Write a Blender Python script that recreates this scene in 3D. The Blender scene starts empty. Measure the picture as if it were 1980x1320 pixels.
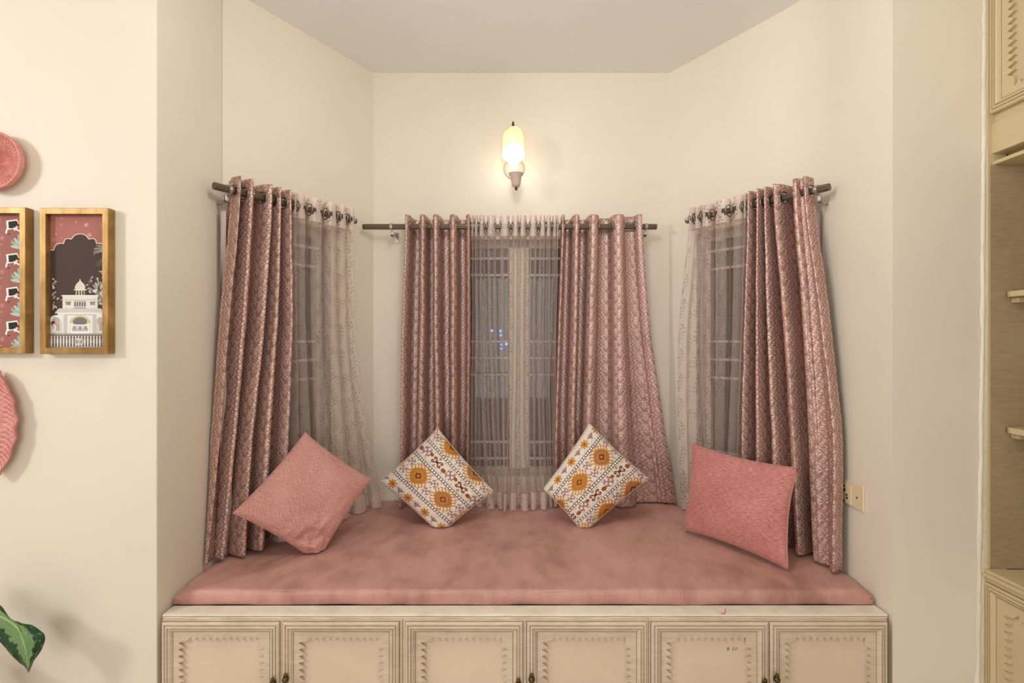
import bpy, bmesh, math, random
import numpy as np
from mathutils import Vector, Matrix, noise
from mathutils.geometry import tessellate_polygon
random.seed(7)
sc = bpy.context.scene
PI = math.pi

# ------------------------------------------------------------------ camera, world, lights, exposure
H = 1.28                       # eye height, z = 0 is the floor
F = 1000.0                     # focal length in pixels of the 1980 x 1320 frame
cam_d = bpy.data.cameras.new('camera'); cam = bpy.data.objects.new('camera', cam_d)
sc.collection.objects.link(cam)
cam.location = (0, 0, H); cam.rotation_euler = (PI/2, 0, 0)
cam_d.sensor_width = 36; cam_d.lens = 36*F/1980; cam_d.clip_start = .02
sc.camera = cam
sc.view_settings.view_transform = 'Standard'; sc.view_settings.look = 'None'
sc.view_settings.gamma = 1; sc.view_settings.use_curve_mapping = False
sc.view_settings.exposure = 0.0
sc.cycles.transparent_max_bounces = 32
sc.cycles.max_bounces = 10
sc.cycles.sample_clamp_indirect = 6
w = bpy.data.worlds.new('night'); sc.world = w; w.use_nodes = True
w.node_tree.nodes['Background'].inputs[0].default_value = (.10, .08, .078, 1)
w.node_tree.nodes['Background'].inputs[1].default_value = .35

def area(name, loc, target, size, power, col, size_y=None):
    d = bpy.data.lights.new(name, 'AREA'); d.energy = power; d.color = col; d.size = size
    if size_y: d.shape = 'RECTANGLE'; d.size_y = size_y
    o = bpy.data.objects.new(name, d); sc.collection.objects.link(o)
    o.location = loc
    o.rotation_euler = (Vector(target)-Vector(loc)).to_track_quat('-Z', 'Y').to_euler()
    return o
def bulb_light(name, loc, radius, power, col):
    d = bpy.data.lights.new(name, 'POINT'); d.energy = power; d.color = col; d.shadow_soft_size = radius
    o = bpy.data.objects.new(name, d); sc.collection.objects.link(o); o.location = loc
    return o
area('room_lamp', (-3.2, -.45, 2.2), (.5, 1.9, 1.25), .38, 31, (.98, .985, 1))
bulb_light('ceiling_lamp', (.0, .95, 2.22), .13, 19.5, (.93, .99, 1))
area('frontal_fill', (-.3, -3.1, 1.35), (0, 2, 1.4), 2.6, 47, (.97, .985, 1), 1.9)  # unseen area light added behind the camera as soft fill, not an actual window

# ------------------------------------------------------------------ helpers
def lin(r, g, b):
    f = lambda c: c/12.92 if c <= .04045 else ((c+.055)/1.055)**2.4
    return (f(r/255), f(g/255), f(b/255), 1)

class X:                                     # node expressions
    def __init__(s, nt, sock): s.nt, s.s = nt, sock
    def op(s, o, *a):
        n = s.nt.nodes.new('ShaderNodeMath'); n.operation = o
        for i, v in enumerate((s,)+a):
            if isinstance(v, X): s.nt.links.new(v.s, n.inputs[i])
            else: n.inputs[i].default_value = v
        return X(s.nt, n.outputs[0])
    def __add__(s, b): return s.op('ADD', b)
    __radd__ = __add__
    def __sub__(s, b): return s.op('SUBTRACT', b)
    def __rsub__(s, b): return (s*-1)+b
    def __mul__(s, b): return s.op('MULTIPLY', b)
    __rmul__ = __mul__
    def __truediv__(s, b): return s.op('DIVIDE', b)
    def floor(s): return s.op('FLOOR')
    def fract(s): return s.op('FRACT')
    def sin(s): return s.op('SINE')
    def cos(s): return s.op('COSINE')
    def abs(s): return s.op('ABSOLUTE')
    def mod(s, b): return s.op('FLOORED_MODULO', b)
    def lt(s, b): return s.op('LESS_THAN', b)
    def gt(s, b): return s.op('GREATER_THAN', b)
    def max(s, b): return s.op('MAXIMUM', b)
    def min(s, b): return s.op('MINIMUM', b)
    def atan2(s, b): return s.op('ARCTAN2', b)
    def pow(s, b): return s.op('POWER', b)
    def clamp(s):
        r = s.op('ADD', 0.); r.s.node.use_clamp = True; return r
    def hyp(s, b): return (s*s+b*b).op('SQRT')

class Mat:
    def __init__(s, name):
        s.m = bpy.data.materials.new(name); s.m.use_nodes = True
        s.nt = s.m.node_tree; s.b = s.nt.nodes['Principled BSDF']
        s.out = s.nt.nodes['Material Output']
    def new(s, t): return s.nt.nodes.new('ShaderNode'+t)
    def link(s, a, b): s.nt.links.new(a.s if isinstance(a, X) else a, b)
    def set(s, **k):
        for n, v in k.items():
            i = s.b.inputs[n.replace('_', ' ')]
            if isinstance(v, (X,)): s.link(v, i)
            elif hasattr(v, 'node'): s.link(v, i)
            else: i.default_value = v
        return s
    def uv(s):
        n = s.new('UVMap'); p = s.new('SeparateXYZ'); s.link(n.outputs[0], p.inputs[0])
        return X(s.nt, p.outputs[0]), X(s.nt, p.outputs[1])
    def obj(s): return s.new('TexCoord').outputs['Object']
    def geo(s): return s.new('NewGeometry').outputs['Position']
    def vec(s, x, y, z=0.):
        c = s.new('CombineXYZ')
        for i, v in enumerate((x, y, z)):
            if isinstance(v, X): s.link(v, c.inputs[i])
            else: c.inputs[i].default_value = v
        return c.outputs[0]
    def noise(s, vec, scale, detail=3, rough=.5, out=0):
        n = s.new('TexNoise'); n.inputs['Scale'].default_value = scale
        n.inputs['Detail'].default_value = detail; n.inputs['Roughness'].default_value = rough
        if vec is not None: s.link(vec, n.inputs['Vector'])
        return X(s.nt, n.outputs[out])
    def scaled(s, vec, sx, sy, sz):
        m = s.new('Mapping'); m.inputs['Scale'].default_value = (sx, sy, sz)
        s.link(vec, m.inputs['Vector']); return m.outputs[0]
    def ramp(s, fac, stops):
        r = s.new('ValToRGB'); s.link(fac, r.inputs[0]); e = r.color_ramp.elements
        while len(e) < len(stops): e.new(.5)
        for i, (p, c) in enumerate(stops): e[i].position = p; e[i].color = c
        return r.outputs[0]
    def mix(s, fac, a, b):
        n = s.new('Mix'); n.data_type = 'RGBA'
        for v, i in ((fac, 0), (a, 6), (b, 7)):
            if isinstance(v, X): s.link(v, n.inputs[i])
            elif hasattr(v, 'node'): s.link(v, n.inputs[i])
            else: n.inputs[i].default_value = v
        return n.outputs[2]
    def bump(s, h, strength=.3, dist=.01):
        b = s.new('Bump'); b.inputs['Strength'].default_value = strength
        b.inputs['Distance'].default_value = dist
        s.link(h, b.inputs['Height']); s.link(b.outputs[0], s.b.inputs['Normal']); return s

def plain(name, col, rough=.5, metal=0., **k):
    m = Mat(name); m.set(Base_Color=col, Roughness=rough, Metallic=metal, **k); return m.m

def paint(name, col, var=.06, rough=.55, scale=2.2, bump=.08):
    m = Mat(name); p = m.geo()
    n = m.noise(p, scale, 4)
    d = tuple(c*(1-var) for c in col[:3])+(1,); l = tuple(min(1, c*(1+var*.5)) for c in col[:3])+(1,)
    m.set(Base_Color=m.ramp(n, [(.3, d), (.7, l)]), Roughness=rough)
    m.bump(m.noise(p, 55, 4), bump, .004); return m.m

class MB:                                    # mesh builder
    def __init__(s, mp=None): s.v, s.f, s.mp = [], [], mp or (lambda p: p)
    def add(s, vs, fs):
        o = len(s.v); s.v += [tuple(s.mp(p)) for p in vs]; s.f += [tuple(i+o for i in f) for f in fs]; return s
    def box(s, a, b):
        x0, y0, z0 = a; x1, y1, z1 = b
        return s.add([(x0,y0,z0),(x1,y0,z0),(x1,y1,z0),(x0,y1,z0),(x0,y0,z1),(x1,y0,z1),(x1,y1,z1),(x0,y1,z1)],
                     [(0,3,2,1),(4,5,6,7),(0,1,5,4),(1,2,6,5),(2,3,7,6),(3,0,4,7)])
    def prism(s, poly, z0, z1):              # polygon in plan extruded in z
        n = len(poly)
        vs = [(x, y, z0) for x, y in poly]+[(x, y, z1) for x, y in poly]
        fs = [tuple(range(n))[::-1], tuple(range(n, 2*n))]+[(i, (i+1) % n, n+(i+1) % n, n+i) for i in range(n)]
        return s.add(vs, fs)
    def lathe(s, prof, seg=24, c=(0,0,0), axis=2, cap=True):
        n = len(prof); vs = []
        for r, z in prof:
            for k in range(seg):
                a = 2*PI*k/seg; p = [r*math.cos(a), r*math.sin(a), z]
                if axis == 1: p = [p[0], p[2], p[1]]
                if axis == 0: p = [p[2], p[0], p[1]]
                vs.append((p[0]+c[0], p[1]+c[1], p[2]+c[2]))
        fs = [(i*seg+k, i*seg+(k+1) % seg, (i+1)*seg+(k+1) % seg, (i+1)*seg+k) for i in range(n-1) for k in range(seg)]
        if cap: fs += [tuple(range(seg))[::-1], tuple(range((n-1)*seg, n*seg))]
        return s.add(vs, fs)
    def tube(s, pts, r, seg=8, closed=False, flute=0.):
        pts = [Vector(p) for p in pts]; n = len(pts); vs = []
        for i, p in enumerate(pts):
            if closed: t = pts[(i+1) % n]-pts[i-1]
            else: t = pts[min(i+1, n-1)]-pts[max(i-1, 0)]
            t.normalize(); up = Vector((0,0,1)) if abs(t.z) < .9 else Vector((0,1,0))
            a = t.cross(up).normalized(); b = a.cross(t)
            rr = r[i] if isinstance(r, (list, tuple)) else r
            for k in range(seg):
                q = rr*(1-flute*(k % 2)); ang = 2*PI*k/seg
                vs.append(p+a*q*math.cos(ang)+b*q*math.sin(ang))
        m = n if closed else n-1
        fs = [(i*seg+k, i*seg+(k+1) % seg, ((i+1) % n)*seg+(k+1) % seg, ((i+1) % n)*seg+k) for i in range(m) for k in range(seg)]
        if not closed: fs += [tuple(range(seg))[::-1], tuple(range((n-1)*seg, n*seg))]
        return s.add(vs, fs)
    def rings(s, x0, y0, x1, y1, prof, cap=False):   # mitred rectangular moulding, prof = (inset, height)
        vs = []
        for i, h in prof: vs += [(x0+i,y0+i,h),(x1-i,y0+i,h),(x1-i,y1-i,h),(x0+i,y1-i,h)]
        n = len(prof)
        fs = [(j*4+k, j*4+(k+1) % 4, (j+1)*4+(k+1) % 4, (j+1)*4+k) for j in range(n-1) for k in range(4)]
        if cap: fs.append(tuple(range((n-1)*4, n*4)))
        return s.add(vs, fs)
    def grid(s, P):                          # P: rows x cols x 3
        R, C = P.shape[:2]
        s.add([tuple(p) for p in P.reshape(-1, 3)], [(r*C+c, r*C+c+1, (r+1)*C+c+1, (r+1)*C+c) for r in range(R-1) for c in range(C-1)])
        return s
    def build(s, name, mat, parent=None, smooth=False, bevel=0, origin=None):
        me = bpy.data.meshes.new(name); me.from_pydata(s.v, [], s.f); me.update()
        bm = bmesh.new(); bm.from_mesh(me); bmesh.ops.recalc_face_normals(bm, faces=bm.faces); bm.to_mesh(me); bm.free()
        return link(name, me, mat, parent, smooth, bevel)

def link(name, me, mat, parent=None, smooth=False, bevel=0):
    o = bpy.data.objects.new(name, me); sc.collection.objects.link(o)
    if mat: me.materials.append(mat)
    if smooth is True: me.shade_smooth()
    elif smooth:
        me.shade_smooth(); me.set_sharp_from_angle(angle=math.radians(smooth))
    if parent: attach(o, parent)
    if bevel:
        b = o.modifiers.new('bevel', 'BEVEL'); b.width = bevel; b.segments = 2; b.limit_method = 'ANGLE'
    return o
def world_loc(o):
    p = Vector(o.location)
    if o.parent: p = p+o.matrix_parent_inverse.translation+world_loc(o.parent)
    return p
def attach(o, parent):                       # geometry is written in world space; keep it there
    o.parent = parent; o.matrix_parent_inverse = Matrix.Translation(-world_loc(parent))
    return o
def thing(name, label, cat, loc, group=None):
    o = bpy.data.objects.new(name, None); o.empty_display_size = .05; sc.collection.objects.link(o); o.location = loc
    return tag(o, label, cat, group)
def tag(o, label, cat, group=None):
    o['label'] = label; o['category'] = cat
    if group: o['group'] = group
    return o
def struct(o): o['kind'] = 'structure'; return o

def at(px, py, Y): return Vector(((px-990)/F*Y, Y, H+(660-py)/F*Y))
def fbm(p): return noise.fractal(Vector(p), 1., 2., 3)

# colour attribute printing (flat prints): canvas -> vertex colours of a fine grid
class Canvas:
    def __init__(s, W, Hh, aspect, bg):
        s.W, s.H = W, Hh
        x = np.linspace(0, 1, W); y = np.linspace(0, aspect, Hh)
        s.x, s.y = np.meshgrid(x, y); s.c = np.empty((Hh, W, 4)); s.c[:] = lin(*bg)
    def put(s, m, col, a=1.):
        s.c[m] = s.c[m]*(1-a)+np.array(lin(*col))*a; return s
    def ell(s, cx, cy, rx, ry, col, ang=0., a=1.):
        dx, dy = s.x-cx, s.y-cy; c, n = math.cos(ang), math.sin(ang)
        return s.put(((dx*c+dy*n)/rx)**2+((-dx*n+dy*c)/ry)**2 < 1, col, a)
    def rect(s, x0, y0, x1, y1, col, a=1.): return s.put((s.x >= x0) & (s.x <= x1) & (s.y >= y0) & (s.y <= y1), col, a)
    def inside(s, pts):
        m = np.zeros(s.x.shape, bool); n = len(pts)
        for i in range(n):
            (xa, ya), (xb, yb) = pts[i], pts[(i+1) % n]
            if ya == yb: continue
            m ^= ((ya > s.y) != (yb > s.y)) & (s.x < (xb-xa)*(s.y-ya)/(yb-ya)+xa)
        return m
    def poly(s, pts, col, a=1.): return s.put(s.inside(pts), col, a)
    def line(s, pts, w, col, a=1.):
        for (xa, ya), (xb, yb) in zip(pts[:-1], pts[1:]):
            dx, dy = xb-xa, yb-ya; L = dx*dx+dy*dy+1e-12
            t = np.clip(((s.x-xa)*dx+(s.y-ya)*dy)/L, 0, 1)
            s.put((s.x-xa-t*dx)**2+(s.y-ya-t*dy)**2 < w*w/4, col, a)
        return s
    def flake(s, x, y, r, col, w=.010, a=1.):
        for k in range(3):
            q = k*PI/3+.3; s.line([(x-r*math.cos(q), y-r*math.sin(q)), (x+r*math.cos(q), y+r*math.sin(q))], w, col, a)
        return s
def colours(me, arr):
    ca = me.color_attributes.new('Print', 'FLOAT_COLOR', 'POINT')
    ca.data.foreach_set('color', np.ascontiguousarray(arr, dtype=np.float32).ravel())
def printed(name, rough=.6, weave=None, coat=0.):
    m = Mat(name); a = m.new('VertexColor'); a.layer_name = 'Print'
    m.set(Base_Color=a.outputs[0], Roughness=rough, Coat_Weight=coat, Specular_IOR_Level=.25)
    if weave: m.bump(m.noise(m.geo(), weave, 2), .25, .002)
    return m.m

# ------------------------------------------------------------------ materials
WALL = lin(232, 219, 200)
M_wall = paint('cream wall paint', WALL, .035)
M_ceil = paint('white ceiling paint', lin(243, 240, 236), .02)
M_room = paint('off-white room paint', lin(236, 232, 225), .03)
M_frame = paint('white window paint', lin(198, 184, 170), .05, .4)
M_rod = Mat('bronze reeded rod'); M_rod.set(Base_Color=lin(112, 94, 78), Roughness=.38, Metallic=.65); M_rod = M_rod.m
M_chrome = plain('polished steel', lin(205, 200, 195), .2, 1.)
M_eye = plain('dull steel eyelet', lin(150, 142, 134), .35, .9)
M_brass = plain('aged brass', lin(96, 78, 48), .35, .9)
def old_paint(name, col, dark, amount=.5, grain=.55):
    m = Mat(name); p = m.geo()
    n1 = m.noise(p, 3.5, 5, .6); n2 = m.noise(m.scaled(p, 6, 6, 40), 4, 4, .6)
    n3 = m.noise(p, 70, 4, .7)
    k = ((n1*(1.15-grain)+n2*grain)-.45)
    base = m.mix((k*2.2*amount).clamp(), col, dark)
    chip = ((n3-.70)*30).clamp()*((n1-.45)*8).clamp()
    m.set(Base_Color=m.mix(chip*.8, base, lin(92, 66, 46)), Roughness=.5)
    m.bump(m.noise(p, 40, 5, .6), .22, .004); return m.m
M_bench = old_paint('worn cream enamel', lin(221, 199, 174), lin(172, 146, 116), .85)
M_panel = old_paint('cream door panel enamel', lin(224, 200, 174), lin(196, 168, 138), .45, .12)
M_ledge = old_paint('worn white ledge enamel', lin(236, 224, 206), lin(192, 172, 145), .75)
M_cab = old_paint('yellowed cabinet enamel', lin(205, 184, 143), lin(188, 164, 122), .4)
M_niche = old_paint('grimy niche paint', lin(176, 152, 120), lin(140, 113, 80), .9)
M_plaster = old_paint('rough white filler', lin(232, 222, 204), lin(190, 170, 140), .7, .2)

# ------------------------------------------------------------------ the room shell
WZ = 1.474                                   # facing wall plane
XL, XR = -1.0126, 1.085                      # the bay opening
CL, CR = Vector((XL, 1.808)), Vector((XR, 1.852))
BL, BR = Vector((-.643, 2.4)), Vector((.7296, 2.4))
CEIL = H+1.2456
ZM = H-.739                                  # mattress top
ZL = H-.782                                  # ledge top
struct(MB().box((-3.5, -3.2, -.1), (2.2, 2.75, 0)).build('floor', paint('pale floor tile', lin(205, 196, 184), .05, .3)))
struct(MB().box((-3.5, -3.2, CEIL), (2.2, 2.75, CEIL+.1)).build('ceiling', M_ceil))
struct(MB().prism([(-3.5, WZ), (XL, WZ), (CL.x, CL.y), (CL.x-.12, CL.y+.06), (XL-.12, WZ+.2), (-3.5, WZ+.2)], 0, CEIL).build('wall_left', M_wall, bevel=.003))
d_ = (BR-CR).normalized(); t_ = .13      # this inner corner is rounded plaster
T1, T2 = Vector((XR, CR.y-t_)), CR+d_*t_
arc_ = [T1*(1-q)**2+CR*2*q*(1-q)+T2*q*q for q in np.linspace(0, 1, 11)]
struct(MB().prism([(1.352, WZ), (XR, WZ)]+[(p_.x, p_.y) for p_ in arc_]+[(CR.x+.12, CR.y+.06), (XR+.12, WZ+.2), (1.352, WZ+.2)], 0, CEIL).build('wall_right', M_wall, smooth=25))
struct(MB().box((-3.6, -3.2, 0), (-3.5, 1.7, CEIL)).build('wall_far_left', M_room))
struct(MB().box((-3.6, -3.3, 0), (2.2, -3.2, CEIL)).build('wall_behind', M_room))
struct(MB().box((1.86, -3.2, 0), (1.96, WZ+.2, CEIL)).build('wall_far_right', M_room))

class Frame:                                 # a wall in plan: s along it, n off it into the room
    def __init__(s, a, b):
        s.a = a; s.L = (b-a).length; s.d = (b-a)/s.L; s.n = Vector((s.d.y, -s.d.x))
    def pt(s, S, n, z): p = s.a+s.d*S+s.n*n; return Vector((p.x, p.y, z))
    def px2s(s, px, n):                      # where the vertical plane through a sight line meets offset n
        k = (px-990)/F; o = s.a+s.n*n
        return (k*o.y-o.x)/(s.d.x-k*s.d.y)
    def mp(s): return lambda p: s.pt(p[0], p[1], p[2])
FL, FC, FR = Frame(CL, BL), Frame(BL, BR), Frame(BR, CR)

WB, WT = H-.627, H+.475                      # window sill and head
BARS = [.39, .312, 0., -.077, -.155, -.472, -.549]
M_glass = Mat('window glass')
g = M_glass.new('BsdfGlossy'); g.inputs['Roughness'].default_value = .02
t = M_glass.new('BsdfTransparent'); t.inputs[0].default_value = (.9, .93, .92, 1)
fr = M_glass.new('Fresnel'); fr.inputs[0].default_value = 1.45
mx = M_glass.new('MixShader'); M_glass.link(fr.outputs[0], mx.inputs[0])
M_glass.link(t.outputs[0], mx.inputs[1]); M_glass.link(g.outputs[0], mx.inputs[2]); M_glass.link(mx.outputs[0], M_glass.out.inputs[0])
M_glass = M_glass.m

def bay_wall(name, fr, s0, s1, idx, posts):
    m = MB(fr.mp()); t = -.14; e = .06       # e: run past the corner so no light leaks
    m.box((-e*0, t, 0), (s0, 0, CEIL)); m.box((s1, t, 0), (fr.L, 0, CEIL))
    m.box((s0, t, 0), (s1, 0, WB)); m.box((s0, t, WT), (s1, 0, CEIL))
    struct(m.build(name, M_wall))
    f = MB(fr.mp()); fw = .035
    f.box((s0, -.10, WB), (s0+fw, -.05, WT)); f.box((s1-fw, -.10, WB), (s1, -.05, WT))
    f.box((s0+fw, -.10, WB), (s1-fw, -.05, WB+fw)); f.box((s0+fw, -.10, WT-fw), (s1-fw, -.05, WT))
    for a, b in posts: f.box((a, -.10, WB+fw), (b, -.05, WT-fw))
    wo = struct(f.build('window_%d' % idx, M_frame, bevel=.003))
    cuts = [s0+fw]+[v for p in posts for v in p]+[s1-fw]
    for a, b in zip(cuts[::2], cuts[1::2]):
        MB(fr.mp()).box((a, -.078, WB+fw), (b, -.074, WT-fw)).build('pane', M_glass, wo)
        for z in BARS:
            MB(fr.mp()).box((a, -.040, H+z-.005), (b, -.030, H+z+.005)).build('grille_bar', M_frame, wo)
    for a in (s0, s1):                       # bars are let into the reveal on thin side strips
        q = (a, a+.012) if a == s0 else (a-.012, a)
        MB(fr.mp()).box((q[0], -.046, WB), (q[1], -.024, WT)).build('grille_stile', M_frame, wo)
    for a, b in posts:
        MB(fr.mp()).box((a, -.05, WB+fw), (b, -.020, WT-fw)).build('mullion', M_wall, wo)
    # inner bars reach over the frame to the stiles
    return wo
bay_wall('wall_back_left', FL, .03, .46, 1, [])
cs = [FC.px2s(985, -.05), FC.px2s(1022, -.05)]
bay_wall('wall_back', FC, FC.px2s(805, 0), FC.px2s(1215, 0), 2, [tuple(cs)])
bay_wall('wall_back_right', FR, .15, .58, 3, [])

# ------------------------------------------------------------------ bench: ledge, three two-door cabinets
def profile_x(prof, x0, x1, nx=60, chip=0.):
    m = MB(); P = []
    for i in range(nx+1):
        x = x0+(x1-x0)*i/nx; row = []
        for j, (y, z) in enumerate(prof):
            k = chip*fbm((x*14, j*3.1, 4)) if 0 < j < len(prof)-1 else 0
            row.append((x, y+k, z+k*.5))
        P.append(row)
    P = np.array(P); m.grid(P); n = len(prof)
    m.f.append(tuple(range(n))); m.f.append(tuple(range(nx*n, nx*n+n)))
    return m
lp = [(1.85, ZL-.012), (1.85, ZL), (1.500, ZL), (1.487, ZL-.0005), (1.482, ZL-.002), (1.4805, ZL-.0036), (1.482, ZL-.0052), (1.487, ZL-.0058), (1.487, ZL-.0068), (1.4825, ZL-.0076), (1.4825, ZL-.0115), (1.60, ZL-.012)]
lx0, lx1 = (309-990)/F*1.4755, (1722-990)/F*1.4755
tag(profile_x(lp, lx0+.004, lx1-.004, 170, .0009).build('bench_ledge', M_ledge, smooth=40), 'worn white painted ledge running along the top of the bench cabinets', 'ledge')

mk = MB(); J = [(1394, 1184), (1397, 1186.5), (1401, 1185.5), (1402.5, 1181), (1402.5, 1176.5)]
J = [Vector(((x-990)/F*(.782/((y-660)/F)), .782/((y-660)/F), ZL+.0006)) for x, y in J]
for a_, b_ in zip(J[:-1], J[1:]):
    n_ = (b_-a_).cross(Vector((0, 0, 1))).normalized()*.0022
    mk.add([a_+n_, a_-n_, b_-n_, b_+n_], [(0, 1, 2, 3)])
led = [o for o in sc.objects if o.name == 'bench_ledge'][0]
mk.build('paint_mark', plain('pink paint smear', lin(214, 150, 150), .6), led)

def sawtooth(x0, y0, x1, y1, pitch, depth):
    pts = []                                 # counter-clockwise inner outline with slanted teeth pointing inwards
    ny = max(3, round((y1-y0)/pitch)); nx = max(3, round((x1-x0)/pitch)); d = depth
    for i in range(nx): a = x0+d+(x1-x0-2*d)*i/nx; w_ = (x1-x0-2*d)/nx; pts += [(a, y0), (a+w_*.68, y0+d*.7)]
    for i in range(ny): a = y0+d+(y1-y0-2*d)*i/ny; w_ = (y1-y0-2*d)/ny; pts += [(x1, a), (x1-d, a+w_*.68)]
    for i in range(nx): a = x1-d-(x1-x0-2*d)*i/nx; w_ = (x1-x0-2*d)/nx; pts += [(a, y1), (a-w_*.68, y1-d*.7)]
    for i in range(ny): a = y1-d-(y1-y0-2*d)*i/ny; w_ = (y1-y0-2*d)/ny; pts += [(x0, a), (x0+d, a-w_*.68)]
    return pts
def make_door(parent, mp, u0, v0, u1, v1, mw, mat, pmat, margin=.014, pitch=.022, knob=None, depth=.017):
    """door > moulding ring is the door's own mesh; panel, recessed centre and knob are its parts"""
    k = mw/.026
    prof = [(0, -.016), (0, .008), (.003*k, .011), (.0065*k, .011), (.0075*k, .0065), (.0085*k, .0065), (.0100*k, .011), (.0140*k, .012),
            (.0150*k, .0075), (.016*k, .0075), (.0175*k, .012), (.0215*k, .0095), (.0245*k, .004), (.026*k, .004), (.026*k, -.016)]
    d = MB(mp).rings(u0, v0, u1, v1, prof).build('door', mat, parent)
    o = [(u0+mw, v0+mw), (u1-mw, v0+mw), (u1-mw, v1-mw), (u0+mw, v1-mw)]
    g_ = .0012; o = [(o[0][0]+g_, o[0][1]+g_), (o[1][0]-g_, o[1][1]+g_), (o[2][0]-g_, o[2][1]-g_), (o[3][0]+g_, o[3][1]-g_)]
    q = sawtooth(o[0][0]+margin, o[0][1]+margin, o[2][0]-margin, o[2][1]-margin, pitch, depth)
    m = MB(mp); hi, lo = .0035, -.0065
    pts = o+q
    tri = tessellate_polygon([[Vector((a, b, 0)) for a, b in o], [Vector((a, b, 0)) for a, b in q]])
    m.add([(a, b, hi) for a, b in pts], [tuple(t_) for t_ in tri])
    n = len(q); m.add([(a, b, hi) for a, b in q]+[(a, b, lo) for a, b in q], [(i, (i+1) % n, n+(i+1) % n, n+i) for i in range(n)])
    m.build('carved_panel', mat, d)
    x0, y0, x1, y1 = o[0][0]+margin*.4, o[0][1]+margin*.4, o[2][0]-margin*.4, o[2][1]-margin*.4
    MB(mp).box((x0, y0, lo-.006), (x1, y1, lo)).build('centre_panel', pmat, d)
    if knob:
        ku, kv = knob
        pr = [(.0035, .003), (.0035, .010), (.008, .014), (.0095, .019), (.0085, .024), (.004, .028), (.0005, .029)]
        kb = MB(lambda p: mp((p[0], p[1], p[2]))).lathe(pr, 16, (ku, kv, 0)).build('knob', M_brass, d, smooth=True)
        MB(lambda p: mp((p[0], p[1], p[2]))).lathe([(.0005, .017), (.0045, .018), (.006, .021), (.0045, .024), (.0005, .026)], 12, (ku, kv+.0125, 0)).build('knob_tip', M_brass, kb, smooth=True)
    return d
FY = WZ+.004                                 # plane of the bench front
mpF = lambda p: Vector((p[0], FY-p[2], p[1]))
px = lambda x: (x-990)/F*(WZ-.006)
ztop, zbot = H-.7985, .11
door_px = [(312, 539), (546, 771), (783, 1011), (1019, 1251), (1260, 1485), (1490, 1717)]
units = [(310, 777.5, 'leftmost double-door bench cabinet under the pink cushion beside the left wall'),
         (777.5, 1255.5, 'middle double-door bench cabinet, centred below the wall lamp'),
         (1255.5, 1719, 'rightmost double-door bench cabinet, with dark pen marks on its left door')]
for ui, (a, b, lab) in enumerate(units):
    xa, xb = px(a)+.0006, px(b)-.0006
    t = thing('bench_cabinet', lab, 'cabinet', ((xa+xb)/2, FY+.2, 0), 'double-door bench cabinets')
    m = MB(); yb = 1.80; y0 = FY+.0175; th = .012
    zt = ZL-.0118
    m.box((xa, y0, 0), (xa+th, yb, zt)); m.box((xb-th, y0, 0), (xb, yb, zt))
    m.box((xa+th, y0, zbot-.03), (xb-th, yb, zbot-.01)); m.box((xa+th, yb-.01, zbot-.01), (xb-th, yb, zt))
    m.box((xa+th, y0, zt-.012), (xb-th, yb, zt))
    m.build('carcass', M_bench, t)
    f = MB(); xs = [xa, px(door_px[2*ui][0])-.0012, px(door_px[2*ui][1])+.0012, px(door_px[2*ui+1][0])-.0012, px(door_px[2*ui+1][1])+.0012, xb]
    for i in (0, 2, 4):
        if xs[i+1]-xs[i] > .0008: f.box((xs[i], FY-.002, zbot-.02), (xs[i+1], y0-.0006, ztop+.001))
    f.box((xa, FY-.003, ztop+.0015), (xb, y0-.0005, zt)); f.box((xa, FY-.002, 0), (xb, y0-.0005, zbot-.02))
    f.build('face_frame', M_bench, t, bevel=.0004)
    for j in range(2):
        d0, d1 = door_px[2*ui+j]; u0, u1 = px(d0), px(d1)
        kn = (u1-.013, H-.967) if j == 0 else (u0+.013, H-.953)
        if ui == 0 and j == 0: kn = (u1-.013, H-.965)
        dr = make_door(t, mpF, u0, zbot, u1, ztop, .028, M_bench, M_panel, knob=kn)
        if ui == 2 and j == 0:               # pen marks on the fifth door
            ink = plain('black ink', lin(40, 34, 30), .6); mk = MB(mpF); W = -.0062
            def stroke(pts):
                P = [(px(x), H+(660-y)/F*(WZ+.008)) for x, y in pts]
                for (xa_, ya_), (xb_, yb_) in zip(P[:-1], P[1:]):
                    dx, dy = xb_-xa_, yb_-ya_; L = math.hypot(dx, dy); nx_, ny_ = -dy/L*.0008, dx/L*.0008
                    mk.add([(xa_+nx_, ya_+ny_, W), (xa_-nx_, ya_-ny_, W), (xb_-nx_, yb_-ny_, W), (xb_+nx_, yb_+ny_, W)], [(0, 1, 2, 3)])
            stroke([(1412, 1259), (1411, 1253), (1414, 1253), (1414, 1256), (1411.5, 1257)])
            stroke([(1421, 1259), (1424, 1251)]); stroke([(1426, 1258), (1428, 1255), (1431, 1253)])
            mk.build('pen_marks', ink, dr)
        if ui == 0 and j == 0:
            sc_ = MB(mpF); Z = WZ+.008
            P = [((x-990)/F*Z, H+(660-y)/F*Z) for x, y in [(376, 1284.5), (390, 1283.2), (409, 1281), (391, 1282.2)]]
            sc_.add([(a_, b_, -.0062) for a_, b_ in P], [(0, 1, 2, 3)]).build('scratch', plain('bare white scratch', lin(245, 240, 228), .6), dr)

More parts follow.
